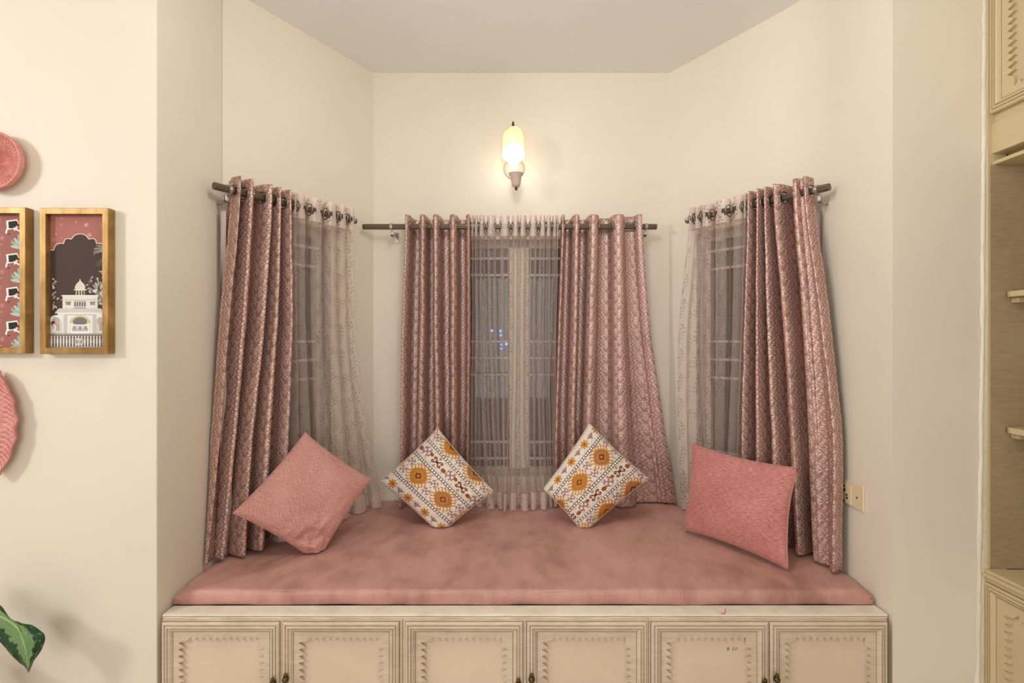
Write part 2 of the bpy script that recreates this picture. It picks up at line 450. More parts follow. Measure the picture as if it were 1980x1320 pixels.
# ------------------------------------------------------------------ mattress with fitted sheet
m = Mat('dusty rose sheet'); p = m.geo()
n1 = m.noise(m.scaled(p, 1.6, 1.2, 1), 4.5, 4, .55); n2 = m.noise(m.scaled(p, 2, 1, 1), 11, 3, .5)
c = m.ramp(n1*.7+n2*.3, [(.34, lin(170, 119, 107)), (.5, lin(196, 143, 129)), (.66, lin(206, 154, 140))])
m.set(Base_Color=c, Roughness=.48, Sheen_Weight=.12, Sheen_Roughness=.4)
mp_ = m.new('Mapping'); mp_.vector_type = 'TEXTURE'; mp_.inputs['Rotation'].default_value = (0, 0, 1.2); mp_.inputs['Scale'].default_value = (.42, .11, 1); m.link(p, mp_.inputs['Vector'])
wr = m.noise(mp_.outputs[0], 2.6, 4, .6)+m.noise(m.scaled(p, 5, 3.4, 3), 4, 4, .6)*.6
m.bump(wr, .45, .016); M_sheet = m.m
def side(y, left):
    a, c_, b = (Vector((XL, WZ)), CL, BL) if left else (Vector((XR, WZ)), CR, BR)
    if y <= c_.y: x = a.x
    else: x = c_.x+(b.x-c_.x)*(y-c_.y)/(b.y-c_.y)
    return x
def mattress():
    y0, y1 = 1.532, 2.392; R, C = 110, 220; top = np.zeros((R, C, 3))
    prof = []                                # front edge: from bottom up and over
    r = .015
    for i in range(R):
        v = i/(R-1)
        if i < 14:
            a = i/13*PI/2; yy = y0+r-r*math.cos(a); zz = ZM-r+r*math.sin(a)
            if i == 0: zz = ZL+.001; yy = y0+.005
            elif i == 1: zz = ZL+.010; yy = y0+.0025
            elif i == 2: zz = ZL+.018; yy = y0+.0006
        else:
            q = (i-13)/(R-14); yy = y0+r+(y1-y0-r)*q; zz = ZM
        prof.append((yy, zz))
    for i, (yy, zz) in enumerate(prof):
        xl, xr = side(yy, True)+.004, side(yy, False)-.004
        if yy < 1.62:
            k = (1.62-yy)/.088; xr -= .010*k*k; xl += .006*k*k
        for j in range(C):
            u = j/(C-1); xx = xl+(xr-xl)*u
            e = min(u, 1-u)*(xr-xl)
            drop = .014*math.exp(-e/.02) if yy > 1.6 else .020*math.exp(-e/.02)
            z = zz-(drop if zz > ZM-.02 else 0)
            if i > 6:
                ed = min(1, e/.05)
                z += ed*(.0035*fbm((xx*3, yy*5, 1))+.0022*fbm((xx*13-yy*5, yy*3.5+xx*1.2, 2)))
                z += .006*min(1, max(0, (yy-1.6)/.25))*math.exp(-((xx-.05)/.8)**2)*ed
            else:
                yj = .004*fbm((xx*5, zz*30, 9))
                yy_ = yy+yj; top[i, j] = (xx, yy_, max(z, ZL+.001)); continue
            z = max(z, ZL+.002)
            top[i, j] = (xx, yy, z)
    # puckers along the front edge
    b = MB().grid(top)
    n = len(b.v)
    def idx(i, j): return i*C+j
    loop = [idx(0, j) for j in range(C)]+[idx(i, C-1) for i in range(1, R)]+[idx(R-1, j) for j in range(C-2, -1, -1)]+[idx(i, 0) for i in range(R-2, 0, -1)]
    o = len(b.v)
    for k in loop: x_, y_, z_ = b.v[k]; b.v.append((x_, y_, ZL+.0008))
    L = len(loop)
    for k in range(L): b.f.append((loop[k], loop[(k+1) % L], o+(k+1) % L, o+k))
    b.f.append(tuple(range(o, o+L)))
    return b.build('mattress', M_sheet, smooth=60)
tag(mattress(), 'thin window seat mattress in a dusty rose fitted sheet', 'mattress')
# bench base under the mattress
bb = struct(MB().prism([(XL+.003, 1.852), (CL.x+.004, CL.y+.06), (BL.x+.003, 2.397), (BR.x-.003, 2.397), (CR.x-.004, CR.y+.06), (XR-.003, 1.852)], 0, ZL).build('trim_1', M_bench))

# ------------------------------------------------------------------ curtains
def brocade_mat():
    m = Mat('rose satin brocade with silver scroll motif'); x, y = m.uv()
    uvn = m.new('UVMap').outputs[0]
    nz = m.noise(uvn, 26, 2, .5); nz2 = m.noise(uvn, 31, 2, .5)
    x = x+(nz-.5)*.010; y = y+(nz2-.5)*.012
    x = x*1.45; y = y*1.45; w_, h_ = .056, .078
    cx = x/w_; ix = cx.floor(); odd = ix.mod(2.)
    fx = cx.fract()-.5; yy = y/h_+odd*.5; fy = yy.fract()-.5
    sgn = (odd*-2.)+1.
    lx = fx*w_*sgn; ly = fy*h_
    vine = (lx-(fy*2*PI).sin()*.013).abs().lt(.0013)
    def leaf(cx_, cy_, ang, l, w2):
        dx = lx-cx_; dy = ly-cy_; c_, s_ = math.cos(ang), math.sin(ang)
        a = (dx*c_+dy*s_)/l; b = (dy*c_-dx*s_)/w2
        return (a*a+b*b).lt(1.)
    def flower(cx_, cy_, r, k):
        dx = lx-cx_; dy = ly-cy_; rr = dx.hyp(dy); th = dy.atan2(dx)
        pet = rr.lt(((th*k).cos()*.34+.66)*r); core = (rr-r*.30).abs().gt(r*.09)
        return pet*core
    def curl(cx_, cy_, r, sx):
        dx = (lx-cx_)*sx; dy = ly-cy_; rr = dx.hyp(dy); th = dy.atan2(dx)
        return ((rr-(th*(r*.16)+r*.8)).abs().lt(.0011))*rr.lt(r*1.35)
    mask = vine
    for q in (flower(.014, .004, .0125, 5.), flower(-.015, -.021, .0095, 6.), curl(-.012, .013, .0075, 1.), curl(.013, -.024, .0065, -1.), curl(-.004, .030, .005, 1.),
              leaf(.004, .021, .7, .0085, .003), leaf(-.020, .002, 2.2, .0075, .0028), leaf(.004, -.013, -.6, .008, .003), leaf(.021, .024, 1.9, .007, .0026),
              leaf(-.008, -.034, .2, .0075, .0028), leaf(.021, -.010, .9, .006, .0024), leaf(-.021, .030, .8, .007, .0026)):
        mask = mask.max(q)
    br = m.noise(uvn, 9, 3, .6)
    fine = ((m.noise(m.scaled(uvn, 1.3, 1, 1), 210, 2, .6)-.50)*7).clamp()*((m.noise(uvn, 60, 1)-.42)*6).clamp()
    mask = (mask*(.45+br*.75).clamp()).max(fine*.42)
    base = m.ramp(m.noise(uvn, 5, 3), [(.3, lin(154, 106, 94)), (.7, lin(174, 123, 110))])
    thr = m.noise(m.scaled(uvn, 1, .04, 1), 900, 1)
    m.set(Base_Color=m.mix(mask*.82, base, lin(247, 232, 218)), Roughness=(mask*-.08)+.42, Metallic=mask*.06+.26,
          Specular_IOR_Level=.8)
    m.bump(mask*.6+thr*.25+m.noise(m.scaled(uvn, 3, 14, 1), 4, 4)*1.2, .35, .0022)
    return m.m
def sheer_mat(name, base_op, sprig=True):
    m = Mat(name); x, y = m.uv(); uvn = m.new('UVMap').outputs[0]
    nz = m.noise(uvn, 12, 2); x = x+(nz-.5)*.02; y = y+(m.noise(uvn, 15, 2)-.5)*.02
    w_, h_ = .062, .105
    cx = x/w_; ix = cx.floor(); odd = ix.mod(2.); fx = cx.fract()-.5
    fy = (y/h_+odd*.43).fract()-.5; lx = fx*w_*((odd*-2.)+1.); ly = fy*h_
    stem = (lx-(fy*5.).sin()*.007).abs().lt(.0006)*ly.abs().lt(.036)
    mask = stem
    def leaf(cx_, cy_, ang, l, w2):
        dx = lx-cx_; dy = ly-cy_; c_, s_ = math.cos(ang), math.sin(ang)
        a = (dx*c_+dy*s_)/l; b = (dy*c_-dx*s_)/w2
        return (a*a+b*b).lt(1.)
    for q in ((.010, .034, .8, .0042, .0019), (.003, .040, 1.7, .0042, .0019), (.014, .024, -.2, .0040, .0018), (.000, .022, 2.3, .0042, .0018), (.013, .008, .5, .0042, .0018),
              (-.006, .006, 2.6, .0042, .0019), (.008, -.008, .7, .0038, .0017), (-.012, -.012, 2.4, .0042, .0019), (.001, -.022, .4, .0042, .0018), (-.014, -.028, 2.8, .0040, .0018), (-.004, -.036, -.9, .004, .0018)):
        mask = mask.max(leaf(*q))
    tr = m.new('BsdfTransparent'); df = m.new('BsdfDiffuse'); tl = m.new('BsdfTranslucent'); gl = m.new('BsdfGlossy')
    col = m.mix(mask*.9 if sprig else mask*0., lin(243, 222, 209), lin(134, 88, 82))
    for n_ in (df, tl): m.link(col, n_.inputs[0])
    gl.inputs['Roughness'].default_value = .3
    a = m.new('MixShader'); a.inputs[0].default_value = .35; m.link(df.outputs[0], a.inputs[1]); m.link(tl.outputs[0], a.inputs[2])
    a2 = m.new('MixShader'); a2.inputs[0].default_value = .05; m.link(a.outputs[0], a2.inputs[1]); m.link(gl.outputs[0], a2.inputs[2])
    b = m.new('MixShader')
    lw = m.new('LayerWeight'); lw.inputs[0].default_value = .5
    graze = X(m.nt, lw.outputs['Facing']).pow(2.0)*.55
    op = (graze+base_op).max(mask*.85 if sprig else mask*0.).clamp()
    m.link(op, b.inputs[0]); m.link(tr.outputs[0], b.inputs[1]); m.link(a2.outputs[0], b.inputs[2])
    m.link(b.outputs[0], m.out.inputs[0]); return m.m
WALLS = [(FL.a, FL.n), (FC.a, FC.n), (FR.a, FR.n), (CL, Vector((1, 0))), (CR, Vector((-1, 0)))]
def keep_in(p, gap=.008):                    # cloth may rest against a wall, not pass into it
    for a, n in WALLS:
        d = (p.x-a.x)*n.x+(p.y-a.y)*n.y
        if d < gap: p.x += n.x*(gap-d); p.y += n.y*(gap-d)
    return p
M_broc = brocade_mat()
M_sheer = sheer_mat('pale pink embroidered voile', .17)
M_head = sheer_mat('doubled voile heading', .72)
M_hem = sheer_mat('doubled voile hem', .70)
M_lining = plain('pale curtain lining', lin(206, 184, 174), .7)
ZR = H+.51
RODR = .0125
def lerp_rows(zs, col):
    """col: list of (z, s, n) from top down -> smooth s, n at zs"""
    zz = np.array([c[0] for c in col])[::-1]; ss = np.array([c[1] for c in col])[::-1]; nn = np.array([c[2] for c in col])[::-1]
    def sm(v):
        f = np.interp(zs[::-1], zz, v)[::-1]; k = 25; pad = np.concatenate([2*f[0]-f[k:0:-1], f, 2*f[-1]-f[-2:-k-2:-1]])
        w_ = np.hanning(2*k+1); w_ /= w_.sum(); return np.convolve(pad, w_, 'valid')
    return sm(ss), sm(nn)
def curtain(name, label, cat, fr, nrod, cols, kind, group, amp=(.030, .028), nbot=None, seg=14, omega=.13, rib=1.0, wrinkle=.0015, ends=(1, 1), seed=0, top=.047, zb=None, nmin=.012, lining=None, vpos=.5):
    R = 170 if kind == 'brocade' else 140
    ztop_ = ZR+top; zbt = (ZM+.010) if zb is None else zb
    zs = np.linspace(ztop_, zbt, R)
    rs, rn = [], []
    for c_ in cols:
        if isinstance(c_[-1], float): c_ = c_[:-1]
        top_px, mids, bot = c_[0], c_[1:-1], c_[-1]
        n0 = nrod+amp[0]; nb = nrod+amp[1] if nbot is None else nbot
        L = []
        s0 = fr.px2s(top_px, n0); L.append((ztop_, s0, n0)); L.append((ZR-.03, s0, n0))
        if bot[1] is not None:               # the foot stands on the mattress where its pixel says
            Y = (H-ZM)/((bot[1]-660)/F); P = Vector(((bot[0]-990)/F*Y, Y)); rel = P-fr.a
            sb, nb = rel.dot(fr.d), rel.dot(fr.n)
        else: sb = fr.px2s(bot[0], nb)
        for mx_, my_ in mids:
            # iterate: z depends on depth, n on z
            z = H
            for _ in range(4):
                f = (ztop_-z)/(ztop_-zbt); n_ = n0+(nb-n0)*f**1.3
                S = fr.px2s(mx_, n_); Y = fr.pt(S, n_, 0).y; z = H+(660-my_)/F*Y
            L.append((z, S, n_))
        L.append((zbt, sb, nb))
        a, b = lerp_rows(zs, L); rs.append(a); rn.append(b)
    f = (ztop_-zs)/(ztop_-zbt)
    A = amp[0]+(amp[1]-amp[0])*f
    flat = {i: c_[-1] for i, c_ in enumerate(cols) if isinstance(c_[-1], float)}
    pts_s, pts_n = [], []
    m_ = len(cols)
    if ends[0]:
        pts_s.append(rs[0]-.004*np.sign(rs[-1]-rs[0])*ends[0]); pts_n.append(rn[0]-1.5*A)
    for i in range(m_):
        pts_s.append(rs[i]); pts_n.append(rn[i])
        if i < m_-1:
            gap = np.abs(rs[i+1]-rs[i]); dd = np.minimum(3.1*A, .030+gap*1.6)*(c2 if (c2 := flat.get(i)) is not None else 1.)
            pts_s.append(rs[i]+(rs[i+1]-rs[i])*(vpos if i not in flat else .5)); pts_n.append((rn[i]+rn[i+1])/2-dd)
    if ends[1]:
        pts_s.append(rs[-1]+.004*np.sign(rs[-1]-rs[0])*ends[1]); pts_n.append(rn[-1]-1.5*A)
    S, N = [], []
    for i in range(len(pts_s)-1):
        for k in range(seg+(i == len(pts_s)-2)):
            u = k/seg; q = u+omega*math.sin(2*PI*u); v = (1-math.cos(PI*u))/2
            up = (i % 2 == 1) if ends[0] else (i % 2 == 0)
            v = 1-(1-v)**rib if up else v**rib
            S.append(pts_s[i]+(pts_s[i+1]-pts_s[i])*q); N.append(pts_n[i]+(pts_n[i+1]-pts_n[i])*v)
    S = np.array(S).T; N = np.array(N).T; C = S.shape[1]
    N = np.maximum(N, nmin)
    P = np.zeros((R, C, 3)); mid = R//2
    arc = np.concatenate([[0], np.cumsum(np.hypot(np.diff(S[mid]), np.diff(N[mid])))])
    for r in range(R):
        env = min(1, f[r]*4)
        for c_ in range(C):
            n_ = N[r, c_]; s_ = S[r, c_]
            if wrinkle:
                k = fbm((arc[c_]*6+seed, zs[r]*9, seed*3.7)); k2 = fbm((arc[c_]*25+seed, zs[r]*40, 5+seed))
                n_ += env*wrinkle*(k*1.6+k2*.6); s_ += env*wrinkle*1.4*fbm((arc[c_]*5, zs[r]*5, 9+seed))
            P[r, c_] = keep_in(fr.pt(s_, max(n_, .008), zs[r]))
    base = fr.pt(float(np.mean(S[-1])), nrod, ZM)
    t = thing(name, label, cat, base, group)
    def piece(pname, r0, r1, mat, hole=False, solid=0.):
        me = bpy.data.meshes.new(pname); nr = r1-r0
        fs = []
        for r in range(nr-1):
            for c_ in range(C-1):
                if hole:
                    zc = (zs[r0+r]+zs[r0+r+1])/2-ZR; nc = (N[r0+r, c_]+N[r0+r, c_+1])/2-nrod
                    if math.hypot(zc, nc) < .0198: continue
                fs.append((r*C+c_, r*C+c_+1, (r+1)*C+c_+1, (r+1)*C+c_))
        me.from_pydata([tuple(p_) for p_ in P[r0:r1].reshape(-1, 3)], [], fs); me.update()
        uvl = me.uv_layers.new(name='UVMap'); vi = np.empty(len(me.loops), int); me.loops.foreach_get('vertex_index', vi)
        rr, cc = vi//C+r0, vi % C
        uvl.data.foreach_set('uv', np.stack([arc[cc]+seed*.37, zs[rr]], 1).astype(np.float32).ravel())
        o = link(pname, me, mat, t, True)
        if solid:
            q = o.modifiers.new('thickness', 'SOLIDIFY'); q.thickness = solid; q.offset = 0
        return o
    row = lambda z: int(np.argmin(np.abs(zs-z)))
    if lining:                               # a narrow edge of pale lining hanging behind the outer fold
        (p0, p1), nl = lining; Lg = np.zeros((60, 17, 3))
        for i in range(60):
            z = ZR-.062-(ZR-.062-zbt-.004)*i/59
            for j in range(17):
                S_ = fr.px2s(p0+(p1-p0)*j/16, nl); Lg[i, j] = keep_in(fr.pt(S_, nl+.006*math.cos(j*PI/4)+.002*fbm((z*6, j*.3, 3)), z), .006)
        MB().grid(Lg).build('lining', M_lining, t, smooth=True)
    if kind == 'brocade':
        piece('fabric', 0, R, M_broc, True, .0016)
        # turned top edge and bottom hem line are part of the same cloth
    else:
        a, b = row(ZR-.045), row(zbt+.075)
        piece('heading', 0, a+1, M_head, True); piece('fabric', a, b+1, M_sheer); piece('hem', b, R, M_hem)
    # eyelets where the cloth crosses the rod line
    r = row(ZR); ringpts = []
    for c_ in range(C-1):
        if (N[r, c_]-nrod)*(N[r, c_+1]-nrod) <= 0:
            q = (nrod-N[r, c_])/(N[r, c_+1]-N[r, c_]+1e-9)
            s_ = S[r, c_]+(S[r, c_+1]-S[r, c_])*q
            ds, dn = S[r, c_+1]-S[r, c_], N[r, c_+1]-N[r, c_]; L = math.hypot(ds, dn)
            ringpts.append((s_, ds/L, dn/L))
    for s_, ds, dn in ringpts:
        e1 = fr.d*ds+fr.n*dn; c0 = fr.pt(s_, nrod, ZR)
        loop = [c0+Vector((e1.x, e1.y, 0))*(.0215*math.cos(a_))+Vector((0, 0, .0215*math.sin(a_))) for a_ in np.linspace(0, 2*PI, 25)[:-1]]
        MB().tube(loop, .0024, 6, True).build('eyelet', M_eye, t, smooth=True)
    return t

# (top px), (mid px, py) ..., (foot px, py or None)
GB, GS = 'rose brocade eyelet curtains', 'pale embroidered voile curtains'
curtain('brocade_curtain', 'rose brocade curtain gathered at the left end of the left rod', 'curtain', FL, .09,
        [(465, (441, 620), (425, 850), (399, 1099)), (488, (474, 620), (455, 850), (432, 1086)), (526, (512, 620), (486, 850), (472, None)),
         (543, (536, 620), (520, 850), (508, None)), (563, (567, 620), (558, 850), (550, None))], 'brocade', GB, rib=1.5, amp=(.032, .030), seed=1, lining=((424, 446), .040))
curtain('voile_curtain', 'sheer embroidered voile curtain hanging from the left rod', 'curtain', FL, .09,
        [(572, (574, 620), (575, 850), (575, None)), (583, (584, 620), (596, 850), (600, None)), (616, (613, 620), (622, 800), (632, None)), (647, (649, 620), (660, 850), (668, None)),
         (666, (668, 620), (688, 850), (702, None)), (684, (690, 690), (726, 900), (737, 984))], 'sheer', GS, rib=1.5, amp=(.022, .02), seed=2, wrinkle=.0014, omega=.42)
curtain('brocade_curtain', 'rose brocade curtain on the left half of the long back rod', 'curtain', FC, .10,
        [(784, (777, 640), (775, 850), (772, 986)), (817, (816, 640), (811, 850), (812, None)), (841, (842, 640), (846, 850), (846, None)),
         (876, (876, 640), (876, 850), (876, None)), (907, (908, 640), (906, 850), (903, None))], 'brocade', GB, rib=1.5, amp=(.034, .032), seed=3, omega=.16)
curtain('voile_curtain', 'sheer embroidered voile curtain bunched in the middle of the back rod', 'curtain', FC, .10,
        [(913, (914, 640), (911, 850), (909, None)), (920, (920, 640), (920, 850), (924, 985)), (930, (933, 640), (941, 850), (947, 990)), (948, (950, 640), (958, 850), (971, 990)), (977, (979, 640), (979, 850), (975, 994)),
         (998, (997, 640), (993, 850), (989, 991)), (1010, (1009, 640), (1009, 850), (1018, 993)), (1032, (1029, 640), (1028, 850), (1031, 990)), (1051, (1047, 640), (1049, 850), (1055, 990)),
         (1061, (1059, 640), (1062, 850), (1066, None)), (1074, (1072, 640), (1070, 850), (1074, None)), (1079, (1075, 640), (1072, 850), (1076, None))], 'sheer', GS, rib=1.5, amp=(.026, .024), seed=4, wrinkle=.0014, omega=.42)
curtain('brocade_curtain', 'rose brocade curtain flaring wide at the right half of the back rod', 'curtain', FC, .10,
        [(1088, (1081, 640), (1074, 850), (1074, 984)), (1116, (1113, 640), (1108, 850), (1112, None)), (1148, (1143, 640), (1136, 850), (1142, None), .75),
         (1198, (1200, 640), (1203, 850), (1206, 985), .45), (1241, (1256, 640), (1288, 850), (1308, 977))], 'brocade', GB, rib=1.5, amp=(.034, .030), seed=5, vpos=.42, omega=.16)
curtain('voile_curtain', 'sheer embroidered voile curtain hanging from the right rod', 'curtain', FR, .11,
        [(1334, (1312, 620), (1310, 800), (1317, 988)), (1347, (1336, 620), (1338, 850), (1345, None)), (1360, (1357, 620), (1365, 850), (1372, None)),
         (1390, (1392, 620), (1386, 850), (1384, None)), (1428, (1424, 620), (1413, 850), (1412, None)), (1440, (1434, 620), (1426, 850), (1424, None))], 'sheer', GS, rib=1.5, amp=(.022, .02), seed=6, wrinkle=.0014, omega=.42)
curtain('brocade_curtain', 'rose brocade curtain at the right end of the right rod, by the socket plate', 'curtain', FR, .11,
        [(1446, (1440, 630), (1433, 850), (1436, None)), (1464, (1462, 630), (1463, 850), (1466, None)), (1478, (1484, 630), (1494, 850), (1500, None)),
         (1496, (1517, 630), (1532, 850), (1541, None)), (1536, (1556, 630), (1566, 850), (1575, None), .22), (1556, (1592, 640), (1616, 850), (1612, 1112))], 'brocade', GB, rib=1.5, amp=(.034, .028), seed=7, lining=((1562, 1592), .045))

def rod(label, fr, nrod, s0, s1, brackets):
    t = thing('curtain_rod', label, 'curtain rod', fr.pt((s0+s1)/2, nrod, ZR), 'bronze curtain rods')
    n = 8; pts = [fr.pt(s0+(s1-s0)*i/n, nrod, ZR) for i in range(n+1)]
    MB().tube(pts, RODR, 24, flute=.10).build('pole', M_rod, t)
    for s_, sg in ((s0, -1), (s1, 1)):
        MB().tube([fr.pt(s_+sg*.0002, nrod, ZR), fr.pt(s_+sg*.003, nrod, ZR)], RODR*.97, 20).build('end_cap', M_rod, t)
    for s_ in brackets:
        b = MB(fr.mp())
        b.box((s_-.010, .0003, ZR-.055), (s_+.010, .004, ZR-.005))
        b.box((s_-.006, .004, ZR-.040), (s_+.006, nrod-.010, ZR-.032))
        b.box((s_-.006, nrod-.022, ZR-.040), (s_+.006, nrod-.010, ZR-.016))
        br = b.build('bracket', M_chrome, t, bevel=.0015)
        MB().tube([fr.pt(s_-.0055, nrod, ZR), fr.pt(s_+.0055, nrod, ZR)], .0165, 24).build('clamp', M_chrome, br, smooth=40)
        MB(fr.mp()).lathe([(.002, nrod+.012), (.003, nrod+.018), (.0005, nrod+.020)], 10, (s_, 0, ZR), axis=1).build('screw', M_chrome, br)
rod('short fluted bronze rod over the left window', FL, .09, FL.px2s(415, .09), FL.px2s(686, .09), [FL.px2s(443, .09), FL.px2s(681, .09)])
rod('long fluted bronze rod over the back window', FC, .10, FC.px2s(703, .10), FC.px2s(1268, .10), [FC.px2s(757, .10), FC.px2s(1249, .10)])
rod('short fluted bronze rod over the right window', FR, .11, FR.px2s(1329, .11), FR.px2s(1602, .11), [FR.px2s(1332.5, .11), FR.px2s(1580, .11)])

# ------------------------------------------------------------------ cushions
def chenille(name, streak, tones=((118, 66, 60), (178, 104, 96), (206, 134, 124), (232, 176, 164))):
    m = Mat(name); x, y = m.uv(); v = m.vec(*((x*streak[0], y*streak[1])))
    n = m.noise(v, 1., 4, .68); n2 = m.noise(m.new('UVMap').outputs[0], 3, 2)
    c_ = m.ramp(n*.85+n2*.15, [(q_, lin(*t_)) for q_, t_ in zip((.30, .42, .54, .68), tones)])
    m.set(Base_Color=c_, Roughness=.75, Sheen_Weight=.3, Sheen_Roughness=.4); m.bump(n, .5, .003); return m.m
def cushion(name, label, group, A, B, C, D, T, N, mat, back_mat, canvas=None, pinch=.07, wrk=.004, seed=0, corner=None, seam=None, pw=.45, bulge=1.):
    """A,B,C,D corners in order; u runs A->B... a: along AB, b: along AD"""
    A, B, C, D = map(Vector, (A, B, C, D))
    nrm = (B-A).cross(D-A).normalized()
    if nrm.y > 0: nrm = -nrm
    a = np.linspace(-1, 1, N); front = np.zeros((N, N, 3)); back = np.zeros((N, N, 3))
    for j in range(N):
        for i in range(N):
            u, v = a[i], a[j]
            uu = u*(1-pinch*(1-v*v)*u*u); vv = v*(1-pinch*(1-u*u)*v*v)
            r = max(abs(u), abs(v))
            s_, t_ = (uu+1)/2, (vv+1)/2
            P = A*(1-s_)*(1-t_)+B*s_*(1-t_)+C*s_*t_+D*(1-s_)*t_
            h = T*max(0, (1-u*u)*(1-v*v))**pw
            e = 1-abs(r)
            wv = wrk*min(1, e*8)*(fbm((u*2.2+seed, v*2.2, seed))+.5*fbm((u*7, v*7+seed, 3)))*min(1, .35+r)
            if corner:                       # a crumpled corner
                cu, cv, amt, rad = corner; d = math.hypot(u-cu, v-cv)
                if d < rad: wv += amt*math.sin(d*13+2.5*fbm((u*3, v*3, 8)))*(1-d/rad)*min(1, e*6)
            for G, sg in ((front, 1), (back, -1)):
                Q = P+nrm*(h*bulge if sg > 0 else -h*.55)+nrm*wv*(1 if sg > 0 else 0)
                zf = ZM+.009
                if Q.z < zf: 
                    d_ = zf-Q.z; Q = Vector((Q.x, Q.y, zf+.002*(1-math.exp(-d_/.01)))) + Vector((nrm.x, nrm.y, 0))*d_*.25*sg*min(1, h/T*2)
                G[j, i] = Q
    t = thing(name, label, 'cushion', ((A+B+C+D)/4).to_tuple()[:2]+(ZM,), group)
    def part(pn, G, mt, col=None):
        b = MB().grid(G); me = bpy.data.meshes.new(pn); me.from_pydata(b.v, [], b.f); me.update()
        uvl = me.uv_layers.new(name='UVMap'); vi = np.empty(len(me.loops), int); me.loops.foreach_get('vertex_index', vi)
        uvl.data.foreach_set('uv', np.stack([(vi % N)/(N-1), (vi//N)/(N-1)], 1).astype(np.float32).ravel())
        if col is not None: colours(me, col.reshape(-1, 4))
        return link(pn, me, mt, t, True)
    part('front_cover', front, mat, canvas); 
    bo = part('back_cover', back[::4 if (N-1) % 4 == 0 else 1, ::4 if (N-1) % 4 == 0 else 1], back_mat) if False else None
    b = MB().grid(back[:, ::-1]); b.build('back_cover', back_mat, t, smooth=True)
    if seam:
        ring = [front[0, i] for i in range(0, N-1, 6)]+[front[j, N-1] for j in range(0, N-1, 6)]+[front[N-1, i] for i in range(N-1, 0, -6)]+[front[j, 0] for j in range(N-1, 0, -6)]
        MB().tube(ring, .0022, 6, True).build('piping', seam, t, smooth=True)
    return t
GC = 'cushions on the window seat'
ch1 = chenille('pink chenille, fine slanted streaks', (45, 150), ((126, 76, 66), (190, 126, 114), (216, 158, 144), (238, 196, 182))); ch2 = chenille('pink chenille, long streaks', (22, 170))
M_pback = plain('pink cushion backing', lin(186, 130, 122), .8)
cushion('cushion', 'plain pink chenille cushion standing on a crumpled corner before the left brocade curtain', GC,
        at(449, 992, 1.70), at(590, 835, 1.90), at(718, 926, 1.97), at(614, 1088, 1.80), .058, 81, ch1, M_pback, corner=(-.95, .72, .013, .95), seed=1, pinch=.05, seam=None)
cushion('cushion', 'plain pink chenille cushion sitting upright before the right brocade curtain', GC,
        at(1338, 858, 2.03), at(1542, 905, 1.69), at(1524, 1100, 1.655), at(1321, 1022, 1.99), .052, 81, ch2, M_pback, seed=2, pinch=.075, wrk=.003, seam=M_pback)

# printed kilim cushions
CRM, GLD, PUR, BRN, MAR, GRY = (230, 216, 200), (196, 132, 52), (160, 118, 118), (170, 112, 76), (104, 44, 26), (124, 102, 94)
def bead(cv, v0):
    cv.rect(-1, v0-.002, 2, v0+.042, GRY)
    d = .0375; k = (cv.x/d) % 1-.5
    cv.put((k*d)**2+(cv.y-v0-.020)**2 < .0125**2, (250, 246, 238))
def medallion(cv, cx, cy, inner, R=.108):      # set square to the cushion's diagonal
    k_ = math.sqrt(.5); rot = lambda u, v: (cx+(u-v)*k_, cy+(u+v)*k_)
    dx, dy = ((cv.x-cx)+(cv.y-cy))*k_, ((cv.y-cy)-(cv.x-cx))*k_
    for k in (-2, -1, 0, 1, 2):              # combs of little hooks on the four sides
        o = k*.040; ln = .160-abs(k)*.012
        for sg in (-1, 1):
            cv.line([rot(o, sg*R*.5), rot(o, sg*ln), rot(o-.018, sg*ln)], .0145, GLD)
            cv.line([rot(sg*R*.5, o), rot(sg*ln, o), rot(sg*ln, o+.018)], .0145, GLD)
    q = np.maximum(np.maximum(np.abs(dx), np.abs(dy)), (np.abs(dx)+np.abs(dy))*.66)
    cv.put(q < R, GLD); cv.put(q < R*.86, inner); cv.put(q < R*.56, GLD if inner != GLD else BRN); cv.put(q < R*.44, inner)
    m_ = np.maximum(np.abs(dx), np.abs(dy)); cv.put(m_ < R*.30, MAR); cv.put(m_ < R*.17, GLD)
def cross(cv, x, y, s, col=PUR):              # X of four ram's horns, mirrored left and right, top and bottom
    for sx in (-1, 1):
        for sy in (-1, 1):
            cv.line([(x, y), (x+sx*s*.55, y+sy*s*.6), (x+sx*s*.95, y+sy*s*.6), (x+sx*s*.95, y+sy*s*.25)], s*.34, col)
            cv.line([(x+sx*s*.55, y+sy*s*.6), (x+sx*s*.45, y+sy*s*1.05)], s*.34, col)
def floral(cv, x, y, s):                     # paired maroon tendrils, mirrored
    for sx in (-1, 1):
        for sy in (-1, 1):
            pts = [(x+sx*s*r*math.cos(t_), y+sy*s*r*math.sin(t_)) for r, t_ in ((.0, 0), (.35, .5), (.7, .75), (1., .7), (1.12, .42), (.95, .22), (.78, .32))]
            cv.line(pts, s*.24, MAR)
    cv.ell(x, y, s*.3, s*.3, MAR); cv.ell(x, y-s*.95, s*.24, s*.34, (196, 140, 86)); cv.ell(x, y+s*.95, s*.24, s*.34, (196, 140, 86))
def rosehex(cv, x, y, s):
    cv.poly([(x-s, y-s*.6), (x, y-s), (x+s, y-s*.5), (x+s, y+s*.6), (x, y+s), (x-s, y+s*.5)], (190, 120, 60))
    for i in range(3):
        for j in range(3): cv.ell(x+(i-1)*s*.55, y+(j-1)*s*.55, s*.24, s*.24, MAR)
